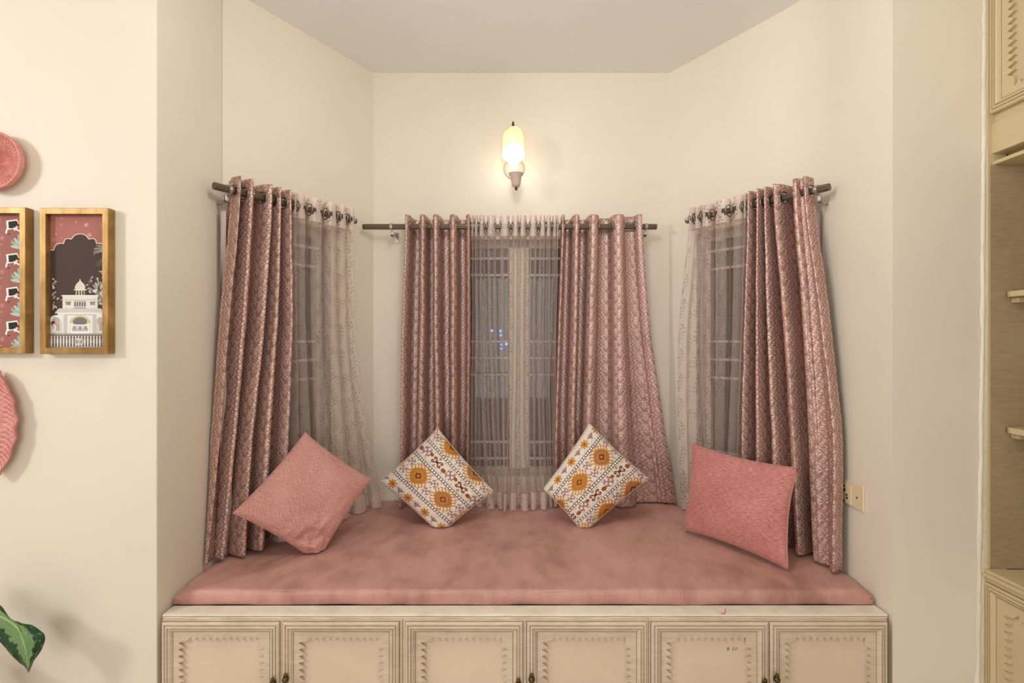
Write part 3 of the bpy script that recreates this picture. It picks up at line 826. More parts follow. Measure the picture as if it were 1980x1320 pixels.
def sunflower(cv, x, y, s):
    for k in range(8):
        a_ = k*PI/4; cv.ell(x+s*.72*math.cos(a_), y+s*.72*math.sin(a_), s*.42, s*.22, GLD, a_)
    cv.ell(x, y, s*.55, s*.55, GLD); cv.ell(x, y, s*.26, s*.26, MAR); cv.ell(x, y, s*.13, s*.13, GLD)
def leafspray(cv, x, y, s):
    for k in range(5):
        o = (k-2)*s*.42; cv.line([(x, y+s*.5), (x+o, y-s*.35+abs(k-2)*s*.12)], s*.26, PUR)
    cv.line([(x, y+s*.8), (x, y)], s*.3, PUR)
def dots(cv, v, step, r, col, ph=0.):
    k = ((cv.x+ph)/step) % 1-.5; cv.put((k*step)**2+(cv.y-v)**2 < r*r, col)
def kilim(order, u0, N):
    cv = Canvas(N, N, 1., CRM); cv.x = cv.x+u0
    for kind, v0, v1 in order:
        c_ = (v0+v1)/2
        if kind == 'bead': bead(cv, v0)
        elif kind == 'med':
            dots(cv, v0+.018, .0683, .008, GRY, .05); dots(cv, v1-.018, .0683, .008, GRY, .05); dots(cv, c_, .41, .010, GRY, -.07)
            for k in range(-1, 4): medallion(cv, .07+.41*k, c_, (186, 122, 58) if k % 2 else BRN)
            for k in range(-1, 4):
                for sg in (-1, 1): cross(cv, .275+.41*k, c_+sg*.075, .042, PUR)
        elif kind == 'flo':
            for k in range(-2, 4):
                x = .41*k+.10; floral(cv, x, c_, .066); rosehex(cv, x+.125, c_+.02, .032); cross(cv, x+.22, c_-.005, .055, PUR); rosehex(cv, x-.115, c_-.02, .026)
            dots(cv, v0+.012, .03, .005, GRY); dots(cv, v1-.012, .03, .005, GRY); dots(cv, v0+.028, .09, .008, (176, 130, 110)); dots(cv, v1-.028, .09, .008, PUR, .04)
        elif kind == 'sun':
            for k in range(-2, 5):
                x = .27*k+.05; sunflower(cv, x, c_+.01, .058); leafspray(cv, x+.135, c_, .06)
            dots(cv, v0+.012, .045, .006, PUR); dots(cv, v1-.014, .045, .006, GRY)
    return cv.c
NK = 241
M_kil = printed('printed kilim cotton', .85, 900); M_kb = plain('cream cotton backing', lin(226, 210, 192), .85)
M_pipe = plain('cream piping', lin(225, 205, 175), .8)
kl = kilim([('med', -.16, .160), ('bead', .165, 0), ('flo', .205, .395), ('bead', .40, 0), ('med', .44, .755), ('bead', .76, 0), ('sun', .80, 1.0)], .18, NK)
kr = kilim([('sun', .0, .195), ('bead', .20, 0), ('med', .24, .555), ('bead', .56, 0), ('flo', .60, .785), ('bead', .79, 0), ('med', .83, 1.15)], .12, NK)
# a: along the stripes; b: across them
cushion('cushion', 'diamond-tilted kilim print cushion before the back curtain, left of the voile', GC,
        at(846, 828, 2.185), at(954, 950, 2.11), at(852, 1032, 2.035), at(735, 931, 2.12), .068, NK, M_kil, M_kb, kl, pinch=.035, seed=3, wrk=.004, seam=M_pipe)
cushion('cushion', 'diamond-tilted kilim print cushion before the back curtain, right of the voile', GC,
        at(1051, 945, 2.10), at(1140, 819, 2.175), at(1254, 925, 2.11), at(1128, 1030, 2.03), .068, NK, M_kil, M_kb, kr, pinch=.035, seed=4, wrk=.004, seam=M_pipe)

# ------------------------------------------------------------------ wall lamp
SX, SY, SZc = (993-990)/F*2.27, 2.27, H+(660-300)/F*2.27
t = thing('wall_lamp', 'lit wall lamp with painted glass bell shade above the back curtains', 'lamp', (SX+.008, 2.40, H+.79))
M_cream = plain('cream lamp enamel', lin(226, 216, 192), .35)
M_cup = plain('pinkish lamp cup enamel', lin(205, 180, 168), .4)
MB().lathe([(.001, 2.384), (.020, 2.384), (.034, 2.388), (.046, 2.394), (.050, 2.3995), (.001, 2.3995)], 32, (.010, 0, H+.80), axis=1, cap=False).build('backplate', M_cream, t, smooth=True)
arm = [(.010, 2.386, H+.79), (.010, 2.35, H+.775), (.009, 2.32, H+.742), (.008, 2.29, H+.722), (.008, 2.272, H+.728), (.008, 2.27, H+.74)]
MB().tube(arm, .007, 10).build('arm', M_cream, t, smooth=True)
MB().lathe([(.004, -.060), (.014, -.058), (.019, -.050), (.024, -.012), (.031, -.006), (.033, .0), (.030, .002), (.022, -.004), (.001, -.006)], 28, (.018, 2.268, H+.736), cap=False).build('socket_cup', M_cup, t, smooth=50)
MB().lathe([(.0005, -.074), (.005, -.072), (.007, -.066), (.005, -.060), (.0005, -.058)], 14, (.018, 2.268, H+.736), cap=False).build('cup_finial', M_brass, t, smooth=True)
MB().lathe([(.001, -.004), (.015, -.003), (.016, .008), (.013, .018), (.001, .018)], 20, (.014, 2.268, H+.738), cap=False).build('socket', M_cream, t, smooth=40)
m = Mat('glowing bulb'); m.set(Base_Color=(1, 1, 1, 1), Emission_Color=(1, .97, .92, 1), Emission_Strength=7.)
MB().lathe([(.0005, -.058), (.017, -.057), (.020, -.030), (.030, -.024), (.046, -.012), (.050, 0), (.046, .013), (.032, .023), (.0005, .028)], 32, (SX, SY, SZc), cap=False).build('bulb', m.m, t, smooth=True)
m = Mat('painted opal glass'); o_ = m.obj(); n = m.noise(m.geo(), 42, 3); n2 = m.noise(m.geo(), 9, 1)
spot = ((n-.60)*14).clamp()*((n2-.50)*9).clamp()
m.set(Base_Color=m.mix(spot*.8, lin(250, 243, 214), lin(176, 140, 70)), Roughness=.25)
tl = m.new('BsdfTranslucent'); m.link(m.mix(spot*.8, lin(255, 246, 214), lin(190, 150, 80)), tl.inputs[0])
mx = m.new('MixShader'); mx.inputs[0].default_value = .55; m.link(m.b.outputs[0], mx.inputs[1]); m.link(tl.outputs[0], mx.inputs[2]); m.link(mx.outputs[0], m.out.inputs[0])
sh = [(.0475, .010), (.0470, .030), (.0465, .060), (.0440, .085), (.0370, .105), (.0240, .118), (.0100, .1225), (.006, .123)]
so = MB().lathe(sh, 36, (SX-.001, SY, SZc), cap=False).build('shade', m.m, t, smooth=True)
q = so.modifiers.new('thickness', 'SOLIDIFY'); q.thickness = .002; q.offset = -1
MB().lathe([(.0005, .119), (.006, .121), (.0065, .124), (.0055, .138), (.003, .141), (.0045, .145), (.001, .149)], 14, (SX-.002, SY, SZc), cap=False).build('finial', M_brass, t, smooth=True)
MB().tube([(SX+.012, SY+.018, SZc-.045), (SX+.012, SY+.05, SZc-.01), (SX+.004, SY+.044, SZc+.07), (SX, SY+.02, SZc+.114), (SX, SY, SZc+.120)], .0015, 6).build('shade_holder', M_brass, t)

# ------------------------------------------------------------------ pictures and plates on the left wall
mg = Mat('antiqued gold leaf'); p = mg.geo()
n1 = mg.noise(mg.scaled(p, 3, 1, 1), 14, 4, .6); n2 = mg.noise(p, 85, 3, .7)
b_ = mg.ramp(n1, [(.3, lin(134, 98, 48)), (.55, lin(166, 128, 72)), (.75, lin(188, 152, 96))])
mg.set(Base_Color=mg.mix(((n2-.66)*16).clamp()*.8, b_, lin(84, 54, 22)), Roughness=.42, Metallic=.55); mg.bump(n1+n2*.4, .2, .003); M_gold = mg.m
def picture(label, x0, x1, z0, z1, canvas, nx, ny, mat):
    yf = 1.447
    t = thing('framed_picture', label, 'picture', ((x0+x1)/2, WZ, z0), 'gold framed wall prints')
    mp = lambda p: Vector((p[0], WZ-p[2], p[1]))
    prof = [(.002, .0005), (0, .003), (0, .026), (.0012, .0275), (.016, .0275), (.0172, .0262), (.0172, .0005)]
    MB(mp).rings(x0, z0, x1, z1, prof).build('frame', M_gold, t)
    g_ = .0168; G = np.zeros((ny, nx, 3))
    X_, Z_ = np.meshgrid(np.linspace(x0+g_, x1-g_, nx), np.linspace(z1-g_, z0+g_, ny))
    G[..., 0] = X_; G[..., 1] = WZ-.012; G[..., 2] = Z_
    b = MB().grid(G); me = bpy.data.meshes.new('print'); me.from_pydata(b.v, [], b.f); me.update(); colours(me, canvas.reshape(-1, 4))
    link('print', me, mat, t)
    MB(mp).box((x0+.0168, z0+.0168, .0005), (x1-.0168, z1-.0168, .010)).build('backing_board', plain('brown backing board', lin(120, 90, 60), .9), t)
M_print = printed('printed paper', .7)
def palace(nx, ny, asp):
    ROSE, DRK, IV, SH, PK = (172, 108, 98), (76, 58, 52), (226, 218, 206), (186, 178, 168), (214, 160, 146)
    cv = Canvas(nx, ny, asp, DRK)
    # coordinates read on the print: x 0..1, y 0..asp
    top = [(0, 0), (1, 0), (1, .66)]
    def arc(x0, y0, x1, y1, k):              # scallop bulging outwards
        out = []
        for i in range(1, 9):
            q = i/8; bx, by = x0+(x1-x0)*q, y0+(y1-y0)*q; s_ = math.sin(PI*q)*k
            dx, dy = x1-x0, y1-y0; L = math.hypot(dx, dy); out.append((bx+dy/L*s_, by-dx/L*s_))
        return out
    half = [(.53, .365)]
    half += arc(.53, .365, .375, .47, -.030)+arc(.375, .47, .235, .555, -.055)+arc(.235, .555, .06, .69, -.06)
    full = half+[(-.02, .69)]
    right = [(1.06-x, y) for x, y in half]+[(1.2, .69)]
    edge = full[::-1]+right[1:]
    cv.poly([(-.1, -.1), (1.1, -.1)]+edge[::-1], ROSE)
    cv.line(edge, .016, (236, 205, 186))
    for x, y, r in ((.20, .06, .018), (.46, .13, .02), (.20, .19, .018), (.10, .37, .02), (.20, .44, .016)): cv.ell(x, y, r, r, (196, 142, 130))
    for x, y in ((.64, .19), (.95, .20), (.70, .39)): cv.flake(x, y, .045, (226, 178, 162))
    cv.flake(.05, .48, .045, (200, 140, 126)); 
    # palm and leaves
    for k in range(9):
        a_ = PI*.62+k*.16; x0, y0 = 1.02, .70
        cv.line([(x0, y0)]+[(x0+r*math.cos(a_), y0-r*math.sin(a_)*1.0+r*r*.9) for r in (.08, .14, .20, .25)], .012, (206, 200, 192) if k % 2 else (150, 142, 136))
    for k in range(7): cv.line([(.98, .78), (.80+k*.03, .98+.02*(k % 3))], .012, (112, 100, 94))
    cv.poly([(.86, 1.10), (.94, 1.10), (1.0, 1.16), (1.0, 1.24), (.93, 1.17)], IV); cv.line([(.88, 1.11), (.99, 1.2)], .008, DRK)
    rnd = random.Random(4)
    for k in range(46):
        x, y = .80+rnd.gauss(0, .085), 1.40+rnd.gauss(0, .085)
        cv.ell(x, y, .032, .015, rnd.choice(((216, 208, 200), (170, 160, 152), (120, 108, 100))), rnd.random()*PI)
    for k in range(26):
        x, y = .90+rnd.gauss(0, .035), 1.62+rnd.gauss(0, .07)
        cv.ell(x, y, .03, .016, rnd.choice(((206, 198, 190), (150, 140, 132))), rnd.random()*PI)
    for k in range(22):
        x, y = .04+abs(rnd.gauss(0, .04)), 1.25+rnd.random()*.6
        cv.ell(x, y, .026, .012, rnd.choice(((216, 208, 200), (170, 160, 152), (188, 150, 90))), rnd.random()*PI)
    # side tower, palace body
    cv.rect(.94, 1.60, 1.0, 2.0, IV); cv.poly([(.92, 1.62), (1.0, 1.55), (1.0, 1.62)], IV)
    D = [(.53, 1.25)]
    cv.poly([(.53, 1.25), (.515, 1.30), (.46, 1.36), (.435, 1.42), (.45, 1.465), (.61, 1.465), (.625, 1.42), (.60, 1.36), (.545, 1.30)], (222, 208, 188))
    cv.rect(.415, 1.462, .645, 1.478, IV)
    cv.rect(.45, 1.478, .615, 1.58, (206, 192, 172))
    for x in (.485, .535, .585): cv.rect(x-.014, 1.50, x+.014, 1.58, (96, 80, 70)); cv.ell(x, 1.505, .014, .02, (96, 80, 70))
    cv.rect(.215, 1.585, .845, 1.84, IV); cv.rect(.20, 1.578, .86, 1.596, (240, 234, 224)); cv.rect(.18, 1.665, .88, 1.678, SH)
    for x0, x1 in ((.265, .37), (.70, .805)):
        cv.rect(x0, 1.71, x1, 1.725, (110, 84, 72)); cv.rect(x0+.01, 1.725, x1-.01, 1.775, SH)
        for k in range(3): cv.rect(x0+.02+k*.027, 1.735, x0+.036+k*.027, 1.77, (90, 78, 72))
    cv.rect(.415, 1.695, .645, 1.706, (120, 100, 90))
    for k in range(5): cv.rect(.425+k*.044, 1.73, .457+k*.044, 1.80, (110, 102, 98)); cv.ell(.441+k*.044, 1.73, .016, .02, (110, 102, 98))
    cv.rect(.415, 1.80, .645, 1.815, IV); cv.rect(.42, 1.82, .64, 1.84, (168, 128, 118))
    cv.poly([(.15, 1.84), (.90, 1.84), (.97, 1.925), (.08, 1.925)], (206, 200, 192)); cv.rect(.08, 1.922, .97, 1.937, (240, 234, 226))
    cv.rect(.13, 1.937, .93, 2.34, (232, 225, 214)); cv.rect(.28, 1.96, .80, 1.972, (160, 124, 110))
    for x0, x1 in ((.0, .21), (.80, 1.0)):
        cv.rect(x0, 2.05, x1, 2.34, (214, 206, 196)); cv.ell((x0+x1)/2, 2.06, .11, .09, (236, 230, 220)); cv.ell((x0+x1)/2, 2.09, .075, .075, SH)
        cv.rect((x0+x1)/2-.03, 2.10, (x0+x1)/2+.06, 2.15, PK)
        for k in range(4): cv.rect((x0+x1)/2-.02+k*.022, 2.15, (x0+x1)/2-.008+k*.022, 2.28, (140, 130, 124))
    for x in (.27, .79): cv.rect(x-.035, 2.0, x+.035, 2.34, (198, 192, 186)); cv.ell(x, 2.0, .035, .05, (198, 192, 186))
    cv.ell(.53, 2.13, .19, .15, (200, 190, 150)); cv.rect(.34, 2.13, .72, 2.34, (222, 216, 206)); cv.ell(.53, 2.10, .125, .085, (124, 114, 108)); cv.rect(.405, 2.10, .655, 2.14, (124, 114, 108))
    cv.rect(.37, 2.16, .69, 2.34, (240, 236, 230)); cv.rect(.385, 2.175, .675, 2.30, (206, 202, 198))
    for x in (.43, .53, .63): cv.line([(x-.03, 2.27), (x, 2.20), (x+.03, 2.27)], .014, (120, 116, 114)); cv.rect(x-.005, 2.19, x+.005, 2.29, (120, 116, 114))
    cv.line([(.39, 2.24), (.67, 2.24)], .008, (150, 146, 142))
    for x, col in ((.045, (60, 50, 46)), (.955, (60, 50, 46))):
        cv.ell(x, 2.14, .035, .05, col); cv.ell(x+(.02 if x < .5 else .02), 2.23, .035, .09, (240, 236, 230)); cv.ell(x, 2.20, .014, .06, PK)
    cv.rect(-.1, 2.335, 1.1, 2.375, (150, 142, 136)); cv.rect(-.1, 2.375, 1.1, 3, (96, 84, 78))
    for k in range(19):
        x = .02+k*.054; cv.poly([(x-.013, 2.42), (x+.013, 2.42), (x+.017, 2.50), (x+.010, 2.60), (x-.010, 2.60), (x-.017, 2.50)], (224, 216, 206)); cv.ell(x, 2.40, .016, .018, (224, 216, 206))
    for x in (.47, .55): cv.ell(x, 2.50, .04, .075, (206, 198, 190)); cv.flake(x, 2.5, .04, (130, 120, 114))
    cv.rect(-.1, 2.60, 1.1, 3, (170, 160, 150))
    return cv.c
def cranes(nx, ny, asp):
    RO = (162, 102, 94); cv = Canvas(nx, ny, asp, RO); AQ, AQ2 = (186, 202, 190), (160, 182, 172)
    per = .665
    for ci, xc in enumerate((-.12, .36, .84)):
        for k in range(-1, 5):
            y = k*per+(.04 if ci % 2 == 0 else .36)+.02
            x = xc
            # lotus fan
            for q in range(5):
                a_ = PI*.5+q*.36-.05; L = (.30, .28, .25, .24, .22)[q]
                ex, ey = x+.13+L*math.cos(a_), y+.60-L*math.sin(a_)
                mx_, my_ = (x+.13+ex)/2, (y+.60+ey)/2
                cv.ell(mx_, my_, L*.52, .032, AQ if q % 2 == 0 else AQ2, -a_)
            cv.line([(x+.135, y-.15), (x+.135, y+.75)], .014, (206, 190, 172))
            # crane: dark wing, white outline and legs, orange crest
            cv.poly([(x-.17, y+.06), (x+.03, y+.03), (x+.06, y+.12), (x-.02, y+.22), (x-.15, y+.24)], (244, 238, 228))
            cv.poly([(x-.13, y+.08), (x+.02, y+.06), (x+.05, y+.13), (x-.03, y+.21), (x-.12, y+.21)], (44, 44, 40))
            cv.line([(x+.02, y+.14), (x+.14, y+.16)], .026, (44, 44, 40)); cv.ell(x+.10, y+.09, .055, .045, (214, 116, 88))
            cv.line([(x-.15, y+.22), (x-.17, y+.30)], .030, (244, 238, 228)); cv.line([(x-.10, y+.32), (x-.135, y+.34)], .016, (44, 44, 40))
            cv.line([(x-.03, y+.21), (x+.08, y+.27)], .028, (244, 238, 228)); cv.line([(x+.03, y+.19), (x-.02, y+.25)], .022, (244, 238, 228))
            cv.flake(x-.24, y+.40, .055, (206, 150, 134)); cv.flake(x-.30, y+.05, .045, (206, 150, 134)); cv.ell(x-.06, y+.45, .02, .02, (190, 132, 120))
            cv.line([(x-.42, y+.58), (x-.30, y+.55), (x-.24, y+.52)], .016, (206, 150, 134))
    return cv.c
zp0, zp1 = H+(660-684)/F*1.447, H+(660-402)/F*1.447
xa, xb = (76.5-990)/F*1.4468, (209-990)/F*1.4468
asp = (zp1-zp0-.0336)/(xb-xa-.0336)
picture('gold framed print of a domed white palace under a scalloped arch', xa, xb, zp0, zp1, palace(230, 560, 2.62), 230, 560, M_print)
xd = (49-990)/F*1.4468
picture('gold framed pink print of cranes and pale lotus leaves, cut by the photo edge', xd-(xb-xa), xd, zp0+.001, zp1+.002, cranes(240, 580, 2.62), 240, 580, M_print)

m = Mat('salmon woven plate'); c_ = m.ramp(m.noise(m.geo(), 60, 3), [(.3, lin(206, 128, 116)), (.7, lin(226, 152, 138))])
m.set(Base_Color=c_, Roughness=.6); M_salm = m.m
def round_plate():
    yo = 1.435; cx, cz, R = (-22-990)/F*yo, H+(660-308)/F*yo, .083
    t = thing('round_wall_plate', 'round salmon pink woven wall plate above the gold frames', 'plate', (cx, WZ, cz-R))
    na, nr = 240, 36; P = np.zeros((nr, na+1, 3))
    for i in range(nr):
        for j in range(na+1):
            a_ = 2*PI*j/na; q = i/(nr-1); r = (R-.008)*q+.0005
            spiral = a_*44+9*math.sin(q*PI*5)*.35+q*3
            h = .018+.010*q*q+.0016*math.sin(spiral)*min(1, q*3)*1.7
            P[i, j] = (cx+r*math.cos(a_), WZ-h, cz+r*math.sin(a_))
    MB().grid(P).build('woven_face', M_salm, t, smooth=True)
    MB(lambda p: Vector((p[0], WZ-p[1], p[2]))).lathe([(R-.0085, .024), (R-.0075, .031), (R-.005, .034), (R-.002, .034), (R, .030), (R-.004, .016), (R-.014, .006), (R-.03, .001), (.002, .0006), (.002, .012), (R-.02, .016)], 72, (cx, 0, cz), axis=1, cap=False).build('rim', M_salm, t, smooth=50)
round_plate()
def leaf_plate():
    yo = 1.44; cx, cz = (-17-990)/F*yo, H+(660-820)/F*yo; a0, b0 = .0645, .150
    t = thing('leaf_wall_plate', 'pink ribbed leaf-shaped wall plate below the gold frames', 'plate', (cx, WZ, cz-b0))
    mr = Mat('pink leaf glaze'); mr.set(Base_Color=mr.ramp(mr.noise(mr.geo(), 45, 3), [(.35, lin(196, 116, 110)), (.7, lin(218, 148, 140))]), Roughness=.5)
    nv, nu = 130, 61; P = np.zeros((nv, nu, 3)); Q = np.zeros((nv, nu, 3)); ribs = []
    for i in range(nv):
        v = -1+2*i/(nv-1); prof = max(0., 1-abs(v)**1.9)**.72
        w_ = a0*prof*(1+.045*math.sin(v*17))+.0008
        for j in range(nu):
            u = -1+2*j/(nu-1)
            h = .010+.018*abs(u)**1.6+.003*(1-abs(u))
            ph = (v*b0-.030*u*u)/.0135
            h += .0010*math.sin(2*PI*ph)*(1-abs(u)**6)
            P[i, j] = (cx+u*w_, WZ-h-.003, cz+v*b0); Q[i, j] = (cx+u*w_*.97, WZ-max(.001, h-.006), cz+v*b0*.985)
    b = MB().grid(P); b.grid(Q)
    n = nv*nu; lp_ = [i*nu for i in range(nv)]+[(nv-1)*nu+j for j in range(1, nu)]+[i*nu+nu-1 for i in range(nv-2, -1, -1)]+[j for j in range(nu-2, 0, -1)]
    for k in range(len(lp_)): a_, c2 = lp_[k], lp_[(k+1) % len(lp_)]; b.f.append((a_, c2, c2+n, a_+n))
    b.build('dish', mr.m, t, smooth=60)
    rm = plain('pale rib glaze', lin(240, 200, 184), .5)
    for k in range(-9, 10):
        z0 = k*.0145
        for sg in (-1, 1):
            pts = []
            for q in np.linspace(.06, .9, 12):
                zz = z0-.022*q*q; v = zz/b0
                if abs(v) > .97: continue
                prof = max(0., 1-abs(v)**1.9)**.72; w_ = a0*prof*(1+.045*math.sin(v*17))
                pts.append((cx+sg*q*w_, WZ-(.010+.018*q**1.6+.003*(1-q))-.0038, cz+zz))
            if len(pts) > 4: MB().tube(pts, .0010, 5).build('rib', rm, t, smooth=True)
    MB().tube([(cx, WZ-.0165, cz-b0*.95+2*b0*.95*q) for q in np.linspace(0, 1, 12)], .002, 6).build('midrib', rm, t, smooth=True)
    MB().box((cx-.012, WZ-.009, cz-.012), (cx+.012, WZ-.0003, cz+.012)).build('hanger', M_brass, t)
leaf_plate()

# ------------------------------------------------------------------ pothos plant at the lower left
def plant():
    Y = 1.355
    pot = at(-75, 1320, 1.25); t = thing('potted_plant', 'dark green plant with pale-centred leaf at the lower left corner', 'plant', (-1.46, 1.24, 0))
    MB().lathe([(.001, .001), (.085, .001), (.115, .20), (.125, .205), (.125, .225), (.112, .225), (.108, .20), (.001, .20)], 32, (-1.46, 1.24, 0), cap=False).build('pot', plain('terracotta pot', lin(170, 105, 78), .8), t, smooth=40)
    mat_l = printed('variegated leaf', .38, None, .25)
    def leaf(outline, rib, depth, N=(70, 60)):
        xs = [p_[0] for p_ in outline]; ys = [p_[1] for p_ in outline]
        x0, x1, y0, y1 = min(xs), max(xs), min(ys), max(ys)
        # rib gives the centre line; sweep left/right boundaries along it
        nv, nu = N; P = np.zeros((nv, nu, 3)); Cc = np.zeros((nv, nu, 4)); Q = P.copy()
        L, R_ = outline[0], outline[1]
        return
    # blade: centre line and half widths either side, in pixels at the leaf's own distance
    cl = [(-46, 1168), (-20, 1180), (2, 1191), (20, 1201), (34, 1213), (42, 1230), (47, 1246), (51, 1266), (54, 1284), (55.5, 1298)]
    lo = [(-46, 1170), (-40, 1196), (-22, 1222), (-4, 1236), (8, 1248), (17, 1259), (28, 1271), (39, 1281), (49, 1288), (55, 1299)]
    hi = [(-44, 1166), (-18, 1162), (4, 1174), (18, 1194), (40, 1204), (64, 1209), (86, 1228), (82, 1252), (66, 1276), (56, 1298)]
    def interp(pts, q):
        q = q*(len(pts)-1); i = min(int(q), len(pts)-2); f_ = q-i
        p0, p1, p2, p3 = (np.array(pts[max(0, min(len(pts)-1, k))], float) for k in (i-1, i, i+1, i+2))
        return .5*(2*p1+(p2-p0)*f_+(2*p0-5*p1+4*p2-p3)*f_**2+(3*p1-p0-3*p2+p3)*f_**3)
    def blade(off, yy, nm):
        nv, nu = 80, 65; P = np.zeros((nv, nu, 3)); Cc = np.zeros((nv, nu, 4))
        for i in range(nv):
            q = i/(nv-1); c_, l_, h_ = interp(cl, q), interp(lo, q), interp(hi, q)
            for j in range(nu):
                u = -1+2*j/(nu-1); b_ = l_ if u < 0 else h_
                p_ = c_+(b_-c_)*abs(u)
                d = yy+.018*abs(u)**1.5*(1-q*.3)-.020*math.sin(q*PI*.9)+.003*fbm((q*6, u*4, 2))
                P[i, j] = at(p_[0]+off[0], p_[1]+off[1], d)
                edge = .50+.16*fbm((q*11, u*2, 5))+.12*fbm((q*30, 3, 1))-.22*(q > .8)*(q-.8)/.2
                if u > 0: edge += .10*math.sin(q*5)
                g_ = np.array(lin(112, 146, 92)) if abs(u) < edge else np.array(lin(26, 66, 28))
                if abs(u) < .045 and q < .97: g_ = np.array(lin(160, 178, 112))
                if abs(u) < edge and abs(((q*9-abs(u)*1.6) % 1)-.5) < .035: g_ = np.array(lin(132, 160, 108))
                if abs(u) > edge and fbm((q*26, u*14, 11)) > .62: g_ = np.array(lin(150, 176, 118))
                Cc[i, j] = g_
        b = MB().grid(P); me = bpy.data.meshes.new(nm); me.from_pydata(b.v, [], b.f); me.update(); colours(me, Cc.reshape(-1, 4))
        o = link(nm, me, mat_l, t, True); q = o.modifiers.new('thickness', 'SOLIDIFY'); q.thickness = .0012
        return P
    P = blade((0, 0), Y, 'leaf')
    s0 = Vector(P[0, 32])
    P2 = blade((-96, 96), 1.34, 'leaf'); s1 = Vector(P2[0, 32])
    stem = [(-1.46, 1.24, .19), (-1.47, 1.25, .34), (-1.475, 1.27, .48), (s0.x-.06, 1.30, s0.z-.05), (s0.x-.02, 1.33, s0.z+.004), tuple(s0)]
    MB().tube(stem, [.005, .0045, .004, .0035, .003, .0025], 8).build('stem', plain('green stem', lin(86, 112, 60), .5), t, smooth=True)
    MB().tube([(-1.47, 1.25, .34), (s1.x-.02, 1.29, s1.z-.03), tuple(s1)], .003, 8).build('stem', bpy.data.materials['green stem'], t, smooth=True)
plant()

# ------------------------------------------------------------------ socket plate on the right return wall
M_ivory = plain('ivory switch plastic', lin(226, 205, 170), .35)
t = thing('socket_plate', 'cream socket plate on the wall beside the right brocade curtain', 'socket', (XR, 1.69, H-.49))
mpS = lambda p: Vector((XR-p[2], -p[0], p[1]))     # u = -Y so that the plate faces the room
u0, u1 = -1.80, -1.588
def zq(v): return H+v
MB(mpS).box((u0, zq(-.524), .0004), (u1, zq(-.447), .007)).build('plate', M_ivory, t, bevel=.002)
M_hole = plain('dark socket hole', lin(36, 26, 18), .7)
for a, b in ((-1.703, -1.640), (-1.775, -1.712)):
    s_ = MB(mpS).box((a, zq(-.519), .0072), (b, zq(-.456), .011)).build('socket_module', M_ivory, t, bevel=.0015)
    c_ = (a+b)/2; k = 1.1
    for du, dv, r in ((0, .022, .0035), (0, .009, .0052), (-.012, -.002, .004), (-.013, -.012, .0045), (.012, -.004, .004), (.013, -.014, .0045), (0, -.026, .0035)):
        MB(lambda p: mpS(p)).lathe([(r, .0111), (r, .0116)], 12, (c_+du, zq(-.4875)+dv, 0)).build('pin_hole', M_hole, s_)
MB(mpS).lathe([(.0032, .0071), (.0032, .0078)], 12, (-1.616, zq(-.488), 0)).build('screw_hole', M_hole, t)

# ------------------------------------------------------------------ built-in cabinet on the right side wall
CX = 1.367                                   # its face looks towards -x
t = thing('built_in_cabinet', 'tall built-in cream cabinet with open niche at the right edge', 'cabinet', (1.6, 1.0, 0))
y0c, y1c = .35, WZ-.004
zc, zn = H-.644, H+.5012                     # counter top, niche soffit
mpC = lambda p: Vector((CX-p[2], -p[0], p[1]))
m = MB()
m.box((1.356, y1c-.004, zc), (1.84, y1c, zn)); m.build('niche_side', M_niche, t)
MB().box((1.80, y0c, zc), (1.84, y1c-.005, zn)).build('niche_back', M_niche, t)
MB().box((CX+.006, y0c, zc), (1.84, y0c+.02, zn)).build('niche_side', M_niche, t)
cp = MB()                                    # moulded counter edge: stacked strips
for xf, za, zb_ in ((CX-.026, zc-.010, zc), (CX-.034, zc-.018, zc-.0103), (CX-.028, zc-.026, zc-.0183), (CX-.024, zc-.034, zc-.0263)):
    cp.box((xf, y0c, za), (1.84, y1c-.0042, zb_))
cp.build('counter', M_cab, t, bevel=.0012)
lo_ = MB(); lo_.box((CX-.014, y0c, 0), (1.84, y1c, zc-.0345)); lo_.build('lower_carcass', M_cab, t)
up = MB(); up.box((CX+.002, y0c, zn+.03), (1.84, y1c, CEIL-.002)); up.build('upper_carcass', M_cab, t)
be = MB()
for xf, za, zb_ in ((CX-.002, zn, zn+.010), (CX+.040, zn+.010, zn+.0305), (CX-.006, zn+.0305, zn+.115)): be.box((xf, y0c, za), (1.84, y1c-.002, zb_))
be.build('lintel', M_cab, t, bevel=.0012)
u_a = -(y1c-.022)
make_door(t, lambda p: mpC((p[0], p[1], p[2]+.004)), -(y1c-.003), zn+.142, u_a+.50, CEIL-.05, .030, M_cab, M_cab, margin=.016, pitch=.022, depth=.020)
make_door(t, lambda p: mpC((p[0], p[1], p[2]+.017)), -(y1c-.004), .12, u_a+.50, zc-.0365, .028, M_cab, M_cab, margin=.020, pitch=.024, depth=.020)
for z, dz in ((H+(660-569)/F*1.46, 0), (H+(660-831)/F*1.46, 0)):
    r = .012; x0, x1 = 1.392, 1.798
    poly = [(x0+.012, y1c-.006), (x0+.004, y1c-.012), (x0, y1c-.024), (x0+.004, y1c-.20), (x0, y0c+.022), (x1, y0c+.022), (x1, y1c-.006)]
    MB().prism(poly, z-.008, z+.008).build('shelf', M_cab, t, bevel=.002)
    MB().prism([(1.412, y1c-.005), (1.412, y1c-.028), (1.44, y1c-.028), (1.44, y1c-.005)], z-.024, z-.0083).build('shelf_bracket', M_cab, t, bevel=.003)
MB().box((1.35, y1c-.0035, 0), (CX+.035, WZ-.0006, CEIL-.002)).build('jamb', M_cab, t)
cr = MB(); rnd = random.Random(5)
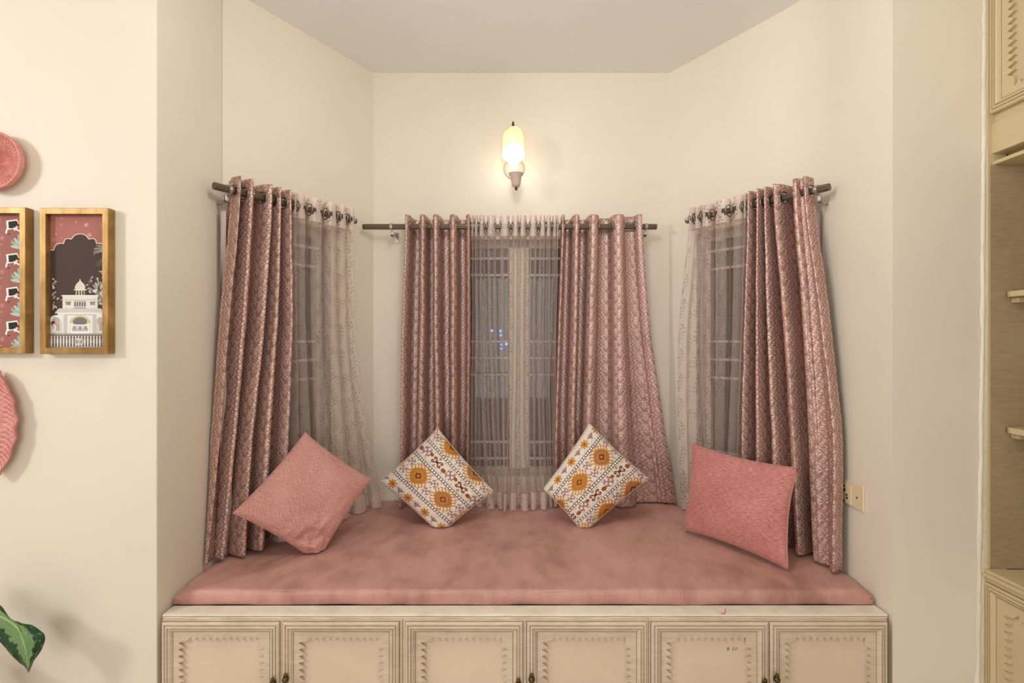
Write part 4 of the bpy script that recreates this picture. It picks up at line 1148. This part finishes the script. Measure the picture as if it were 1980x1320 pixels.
for k in range(16):
    xx = 1.396+k*.0034+rnd.random()*.002; yy = y1c-.0065-rnd.random()*.0022
    cr.box((xx, yy-.0008-rnd.random()*.0016, zc+.0002), (xx+.0036+rnd.random()*.003, yy, zc+.0006))
cr.build('damp_crack', plain('black damp stain', lin(40, 30, 22), .8), t)
# irregular strip of filler closing the joint between wall and cabinet
def filler(name, pts, mat, y, th, seed, rough):
    P = []; n = 170
    for i in range(n+1):
        z = CEIL-.002-(CEIL-.004)*i/n; row = []
        xa_ = np.interp(z, [0, H, CEIL], [p_[0] for p_ in pts[::-1]]); xb_ = np.interp(z, [0, H, CEIL], [p_[1] for p_ in pts[::-1]])
        for k in range(7):
            q = k/6; e = math.sin(PI*q)**.6
            j = rough*(fbm((z*9, q*2, seed))+.6*fbm((z*34, q*5, seed+3)))
            row.append((xa_+(xb_-xa_)*q+(j if k in (0, 6) else j*.4), y-th*e-abs(j)*.5*e, z))
        P.append(row)
    return MB().grid(np.array(P)).build(name, mat, smooth=60)
xw = lambda p_: (p_-990)/F*WZ
struct(filler('trim_2', [(xw(1900), xw(1909)), (xw(1895), xw(1904)), (xw(1882), xw(1892))], M_plaster, WZ-.0005, .005, 2, .0045))
struct(filler('trim_3', [(xw(1906), xw(1923)), (xw(1901), xw(1915)), (xw(1888), xw(1910))], old_paint('cream jamb enamel', lin(214, 194, 156), lin(236, 228, 212), .8), WZ-.0045, .002, 6, .0016))
struct(MB().box((1.35, WZ, 0), (1.86, WZ+.2, CEIL)).build('wall_side', M_wall))

# ------------------------------------------------------------------ night outside: a few blue lights seen through the voile
t = thing('string_lights', 'small blue lights hanging in the dark back window behind the voile', 'lights', FC.pt(FC.px2s(968, -.06), -.06, H))
em = Mat('blue light'); em.set(Base_Color=(.1, .2, .6, 1), Emission_Color=(.16, .30, 1., 1), Emission_Strength=2.2)
pts = []
for x, y in ((951, 639), (968, 640), (969, 648), (970, 666), (979, 665), (970, 674)):
    p_ = at(x, y, 2.461); pts.append(p_)
    MB().lathe([(.0003, -.007), (.0045, -.005), (.0065, 0), (.0045, .005), (.0003, .007)], 12, tuple(p_), cap=False).build('bulb', em.m, t, smooth=True)
MB().tube([(pts[0].x, 2.455, H+.312), pts[0], pts[1], pts[2], pts[4], pts[3], pts[5]], .0012, 5).build('wire', plain('black wire', lin(20, 20, 22), .6), t)
